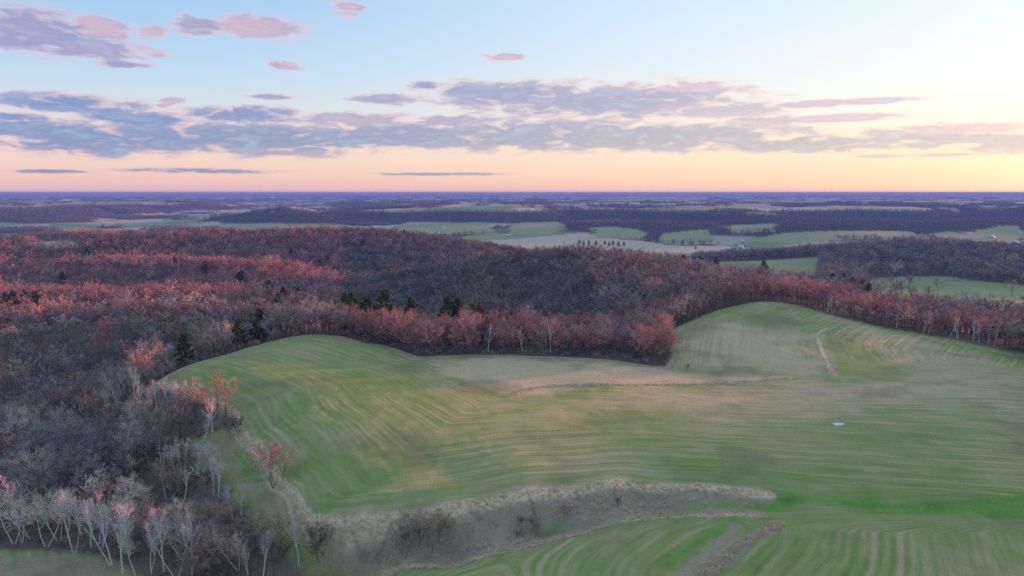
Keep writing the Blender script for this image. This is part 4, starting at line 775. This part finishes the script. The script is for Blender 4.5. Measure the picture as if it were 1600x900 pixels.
# tall dry grass along margins, gully bank and terraces
def tuft(seed):
    rng = np.random.default_rng(seed); T = Shape()
    for k in range(22):
        a = rng.uniform(0, 6.28); l = rng.uniform(0.2, 0.9); p = np.array([rng.normal(0, .22), rng.normal(0, .22), -0.03]); h = rng.uniform(0.3, 0.75)
        T.blade(p, p + np.array([math.cos(a) * l * h, math.sin(a) * l * h, h]), np.array([-math.sin(a), math.cos(a), 0]) * 0.03)
    return T.mesh('tuft', [M_GRASS])
TUFTS = [tuft(k) for k in range(4)]
gx, gy, rng4 = stand(0.62, 90, 262, 4, -0.62, 0.62)
d1 = np.minimum.reduce([line_dist(gx, gy, q) for q in (FIELD_EDGE, LOWER_LIP, TRACK_BANK)]); d2 = np.minimum(line_dist(gx, gy, TERRACE), line_dist(gx, gy, STRIP))
gg = signed(gx, gy, GULLY); gl = signed(gx, gy, LEFT_BANK); pr = rng4.uniform(0, 1, len(gx)); nn = fbm(gx / 5, gy / 5, 221, 3)
gm = ((d1 < 1.1 + nn) & (pr < 0.7)) | ((d2 < 1.0 + 0.8 * nn) & (pr < 0.75)) | ((gg > 0) & (pr < 0.34) & (nn > -0.25)) | ((gl > 0) & (pr < 0.12) & (nn > 0.1))
for c in CUTS: gm &= line_dist(gx, gy, c) > 0.5
gm &= ~((signed(gx, gy, WATERWAY) > 0) & (pr > 0.08))
gx, gy = gx[gm], gy[gm]; n = len(gx); s = rng4.uniform(0.55, 1.25, n)
gc = np.array([(0.80, 0.62, 0.42), (0.74, 0.57, 0.39), (0.84, 0.66, 0.46), (0.66, 0.58, 0.35)])[rng4.integers(0, 4, n)] * rng4.uniform(.85, 1.1, (n, 1))
cloud_of('dry_grass', gx, gy, height(gx, gy), rng4.uniform(0, 6.28, n), np.stack([s, s, s], 1), gc, rng4.integers(0, 4, n), TUFTS, 'tall dry tan grass along field margins and the gully bank')

# ---------------------------------------------------------------- small things
def simple(name, col, rough=0.7, k=3.0):
    m, n = material(name); pos = n.node('ShaderNodeTexCoord').outputs['Object']
    finish(n, n.mix(n.m('MULTIPLY', n.noise(pos, k, 4, 0.6), 0.35), col, tuple(c * 0.6 for c in col)), rough); return m
M_LIME = simple('white_lime', (0.84, 0.82, 0.83)); M_STAKE = simple('yellow_paint', (0.75, 0.68, 0.40))
M_WALLW = simple('white_siding', (0.78, 0.77, 0.76), k=0.6); M_WALLR = simple('red_siding', (0.30, 0.07, 0.055), k=0.6); M_ROOF = simple('grey_roof', (0.34, 0.34, 0.36), k=0.6); M_ROOFW = simple('white_metal_roof', (0.72, 0.72, 0.74), k=0.6); M_DOOR = simple('dark_door', (0.10, 0.09, 0.09))

def mound():
    rng = np.random.default_rng(5); (x0, y0), = MOUND; nr, na = 7, 26; v = [(0, 0, 0.30)]
    for i in range(1, nr + 1):
        for j in range(na):
            a = 6.2832 * j / na; f = i / nr; out = 1.35 + 0.22 * math.sin(2 * a + .4) + 0.16 * math.sin(5 * a) + 0.12 * math.sin(9 * a + 1) + (0.55 if abs(math.atan2(math.sin(a), math.cos(a))) < 0.35 else 0)
            v.append((out * f * math.cos(a), 0.85 * out * f * math.sin(a) , (0.30 * (1 - f * f) ** 0.7 if f < 1 else -0.25) + rng.normal(0, 0.015)))
    v = np.array(v); v[:, 2] += height(v[:, 0] + x0, v[:, 1] + y0) - gh(x0, y0)
    q = [(1 + i * na + j, 1 + (i + 1) * na + j, 1 + (i + 1) * na + (j + 1) % na, 1 + i * na + (j + 1) % na) for i in range(nr - 1) for j in range(na)]
    t = [(0, 1 + j, 1 + (j + 1) % na) for j in range(na)]
    o = obj('white_mound', mesh_np('white_mound', v, [np.array(q), np.array(t)], [M_LIME], True), None, (x0, y0, gh(x0, y0)))
    tag(o, 'low white mound lying alone on the green field', 'mound')
mound()

def stake(x, y, label):
    S = Shape(); S.tube([(0, 0, -0.2), (0, 0, 0.5), (0.01, 0, 0.62), (0.02, 0, 0.66)], [0.05, 0.05, 0.045, 0.008], 6)
    root = bpy.data.objects.new('marker_stake', None); COL.objects.link(root); root.location = (x, y, gh(x, y)); root.rotation_euler = (0.06, 0.04, 0)
    obj('post', S.mesh('post', [M_STAKE]), root)
    F_ = Shape(); F_.v = [np.array(p) for p in [(0.05, -.02, .34), (.24, -.02, .32), (.24, -.02, .56), (.05, -.02, .58), (0.05, .02, .34), (.24, .02, .32), (.24, .02, .56), (.05, .02, .58)]]
    F_.q = [(0, 1, 2, 3), (7, 6, 5, 4), (0, 4, 5, 1), (1, 5, 6, 2), (2, 6, 7, 3), (3, 7, 4, 0)]; F_.k = 8
    obj('flag', F_.mesh('flag', [M_STAKE]), root); tag(root, label, 'stake', 'yellow stakes in the field')
for (x, y), lab in zip(STAKES, ('small yellow stake in the field, left of the three', 'small yellow stake in the field, between the other two', 'small yellow stake in the field, farthest of the three')): stake(x, y, lab)

def farm(name, x, y, L_, W_, H_, ang, wall, roof, label, cat, group=None, rise=0.5):
    root = bpy.data.objects.new(name, None); COL.objects.link(root); root.location = (x, y, gh(x, y) - 0.6); root.rotation_euler = (0, 0, ang)
    l, w_ = L_ / 2, W_ / 2; rz = H_ + W_ * rise * 0.5 + 0.6; h = H_ + 0.6
    v = [(-l, -w_, 0), (l, -w_, 0), (l, w_, 0), (-l, w_, 0), (-l, -w_, h), (l, -w_, h), (l, w_, h), (-l, w_, h), (-l, 0, rz), (l, 0, rz)]
    obj('wall', mesh_np('wall', v, [np.array([(0, 1, 5, 4), (2, 3, 7, 6)]), np.array([(1, 2, 6, 9, 5), (3, 0, 4, 8, 7)]), np.array([(3, 2, 1, 0)])], [wall]), root)
    e = 0.5; t = 0.22; sl = (rz - h) / w_; a = [(-l - e, -w_ - e, h - e * sl + .04), (l + e, -w_ - e, h - e * sl + .04), (l + e, 0, rz + .04), (-l - e, 0, rz + .04), (l + e, w_ + e, h - e * sl + .04), (-l - e, w_ + e, h - e * sl + .04)]
    v = a + [(p[0], p[1], p[2] + t) for p in a]
    obj('roof', mesh_np('roof', v, [np.array([(6, 7, 8, 9), (9, 8, 10, 11), (0, 3, 2, 1), (3, 5, 4, 2), (0, 1, 7, 6), (4, 5, 11, 10)])], [roof]), root)
    def slab(nm, cx, wd, z0, z1, m):
        y0 = -w_ - 0.08; v = [(cx - wd, y0, z0), (cx + wd, y0, z0), (cx + wd, y0, z1), (cx - wd, y0, z1), (cx - wd, -w_ + .05, z0), (cx + wd, -w_ + .05, z0), (cx + wd, -w_ + .05, z1), (cx - wd, -w_ + .05, z1)]
        obj(nm, mesh_np(nm, v, [np.array([(0, 1, 2, 3), (0, 4, 5, 1), (1, 5, 6, 2), (2, 6, 7, 3), (3, 7, 4, 0)])], [m]), root)
    slab('door', 0, min(1.6, L_ * .1), 0.6, min(h * .8, 3.2), M_DOOR)
    for c in (-0.32, 0.32): slab('window', c * L_, min(1.1, L_ * .07), 0.6 + H_ * .35, 0.6 + H_ * .7, M_DOOR)
    return tag(root, label, cat, group)

FARMS = [('low white farm shed, left of the farm by the valley field', 14, 8, 4, M_WALLW, M_ROOFW), ('grey-roofed farmhouse behind the white valley sheds', 11, 8, 5, M_WALLW, M_ROOF), ('largest white barn of the farm by the valley field', 24, 12, 6, M_WALLW, M_ROOFW),
 ('lone white house at the foot of a wooded knoll in the valley', 13, 9, 5, M_WALLW, M_ROOFW), ('leftmost white house of the village behind the dark wood', 13, 9, 5, M_WALLW, M_ROOFW), ('second white house from the left in the village', 12, 8, 5, M_WALLW, M_ROOF),
 ('white house in the middle of the village', 12, 9, 6, M_WALLW, M_ROOFW), ('tall white house in the middle of the village', 11, 9, 7, M_WALLW, M_ROOF), ('nearest grey-roofed house at the right of the village', 13, 9, 5, M_WALLW, M_ROOF), ('small white house between two larger village houses', 10, 7, 4.5, M_WALLW, M_ROOF), ('white house at the back of the village', 11, 8, 6, M_WALLW, M_ROOFW),
 ('long white shed on the far plateau under the horizon', 75, 24, 9, M_WALLW, M_ROOFW), ('white farm building left of the long plateau shed', 38, 18, 9, M_WALLW, M_ROOFW), ('pinkish white barn leftmost on the far plateau', 40, 18, 9, M_WALLW, M_ROOFW), ('tiny white farm shed just under the horizon, right one', 60, 25, 12, M_WALLW, M_ROOFW), ('tiny white farm shed just under the horizon, left one', 50, 25, 12, M_WALLW, M_ROOFW),
 ('white barn at the left in the broad valley', 18, 10, 6, M_WALLW, M_ROOFW), ('smaller white shed beside the left valley barn', 14, 9, 5, M_WALLW, M_ROOFW), ('white speck of a building on the far left skyline', 70, 30, 18, M_WALLW, M_ROOFW), ('white barn among green fields at the right picture edge', 20, 11, 6, M_WALLW, M_ROOFW), ('white house nearest the right picture edge in the valley', 13, 9, 6, M_WALLW, M_ROOFW),
 ('far white shed above the wooded valley head, right one', 32, 14, 8, M_WALLW, M_ROOFW), ('far white shed above the wooded valley head, left one', 28, 14, 8, M_WALLW, M_ROOFW), ('far white barn on the right-hand plateau, left one', 34, 15, 8, M_WALLW, M_ROOFW), ('far white barn on the right-hand plateau, right one', 30, 15, 8, M_WALLW, M_ROOFW)]
for (x, y), (lab, L_, W_, H_, wm, rm) in zip(BUILDINGS, FARMS):
    farm('farmhouse' if 'house' in lab else 'barn', x, y, L_, W_, H_, RNG.uniform(-0.5, 0.5), wm, rm, lab, 'house' if 'house' in lab else 'barn', 'far white farm buildings')

# ---------------------------------------------------------------- evening air
def haze():
    m = bpy.data.materials.new('evening_air'); m.use_nodes = True; n = N(m.node_tree); n.n.clear()
    v = n.node('ShaderNodeVolumePrincipled', None, Color=(0.19, 0.36, 1.0, 1), Density=7.5e-5, Anisotropy=0.0)
    n.node('ShaderNodeOutputMaterial', None, Volume=v.outputs[0])
    s, z0, z1 = 56000, -34, CAM_Z + 12
    vs_ = [(-s, -s, z0), (s, -s, z0), (s, s, z0), (-s, s, z0), (-s, -s, z1), (s, -s, z1), (s, s, z1), (-s, s, z1)]
    o = obj('haze', mesh_np('haze', vs_, [np.array([(3, 2, 1, 0), (4, 5, 6, 7), (0, 1, 5, 4), (1, 2, 6, 5), (2, 3, 7, 6), (3, 0, 4, 7)])], [m]))
    tag(o, 'thin blue evening haze over the far hills', None, None, 'stuff')
haze()
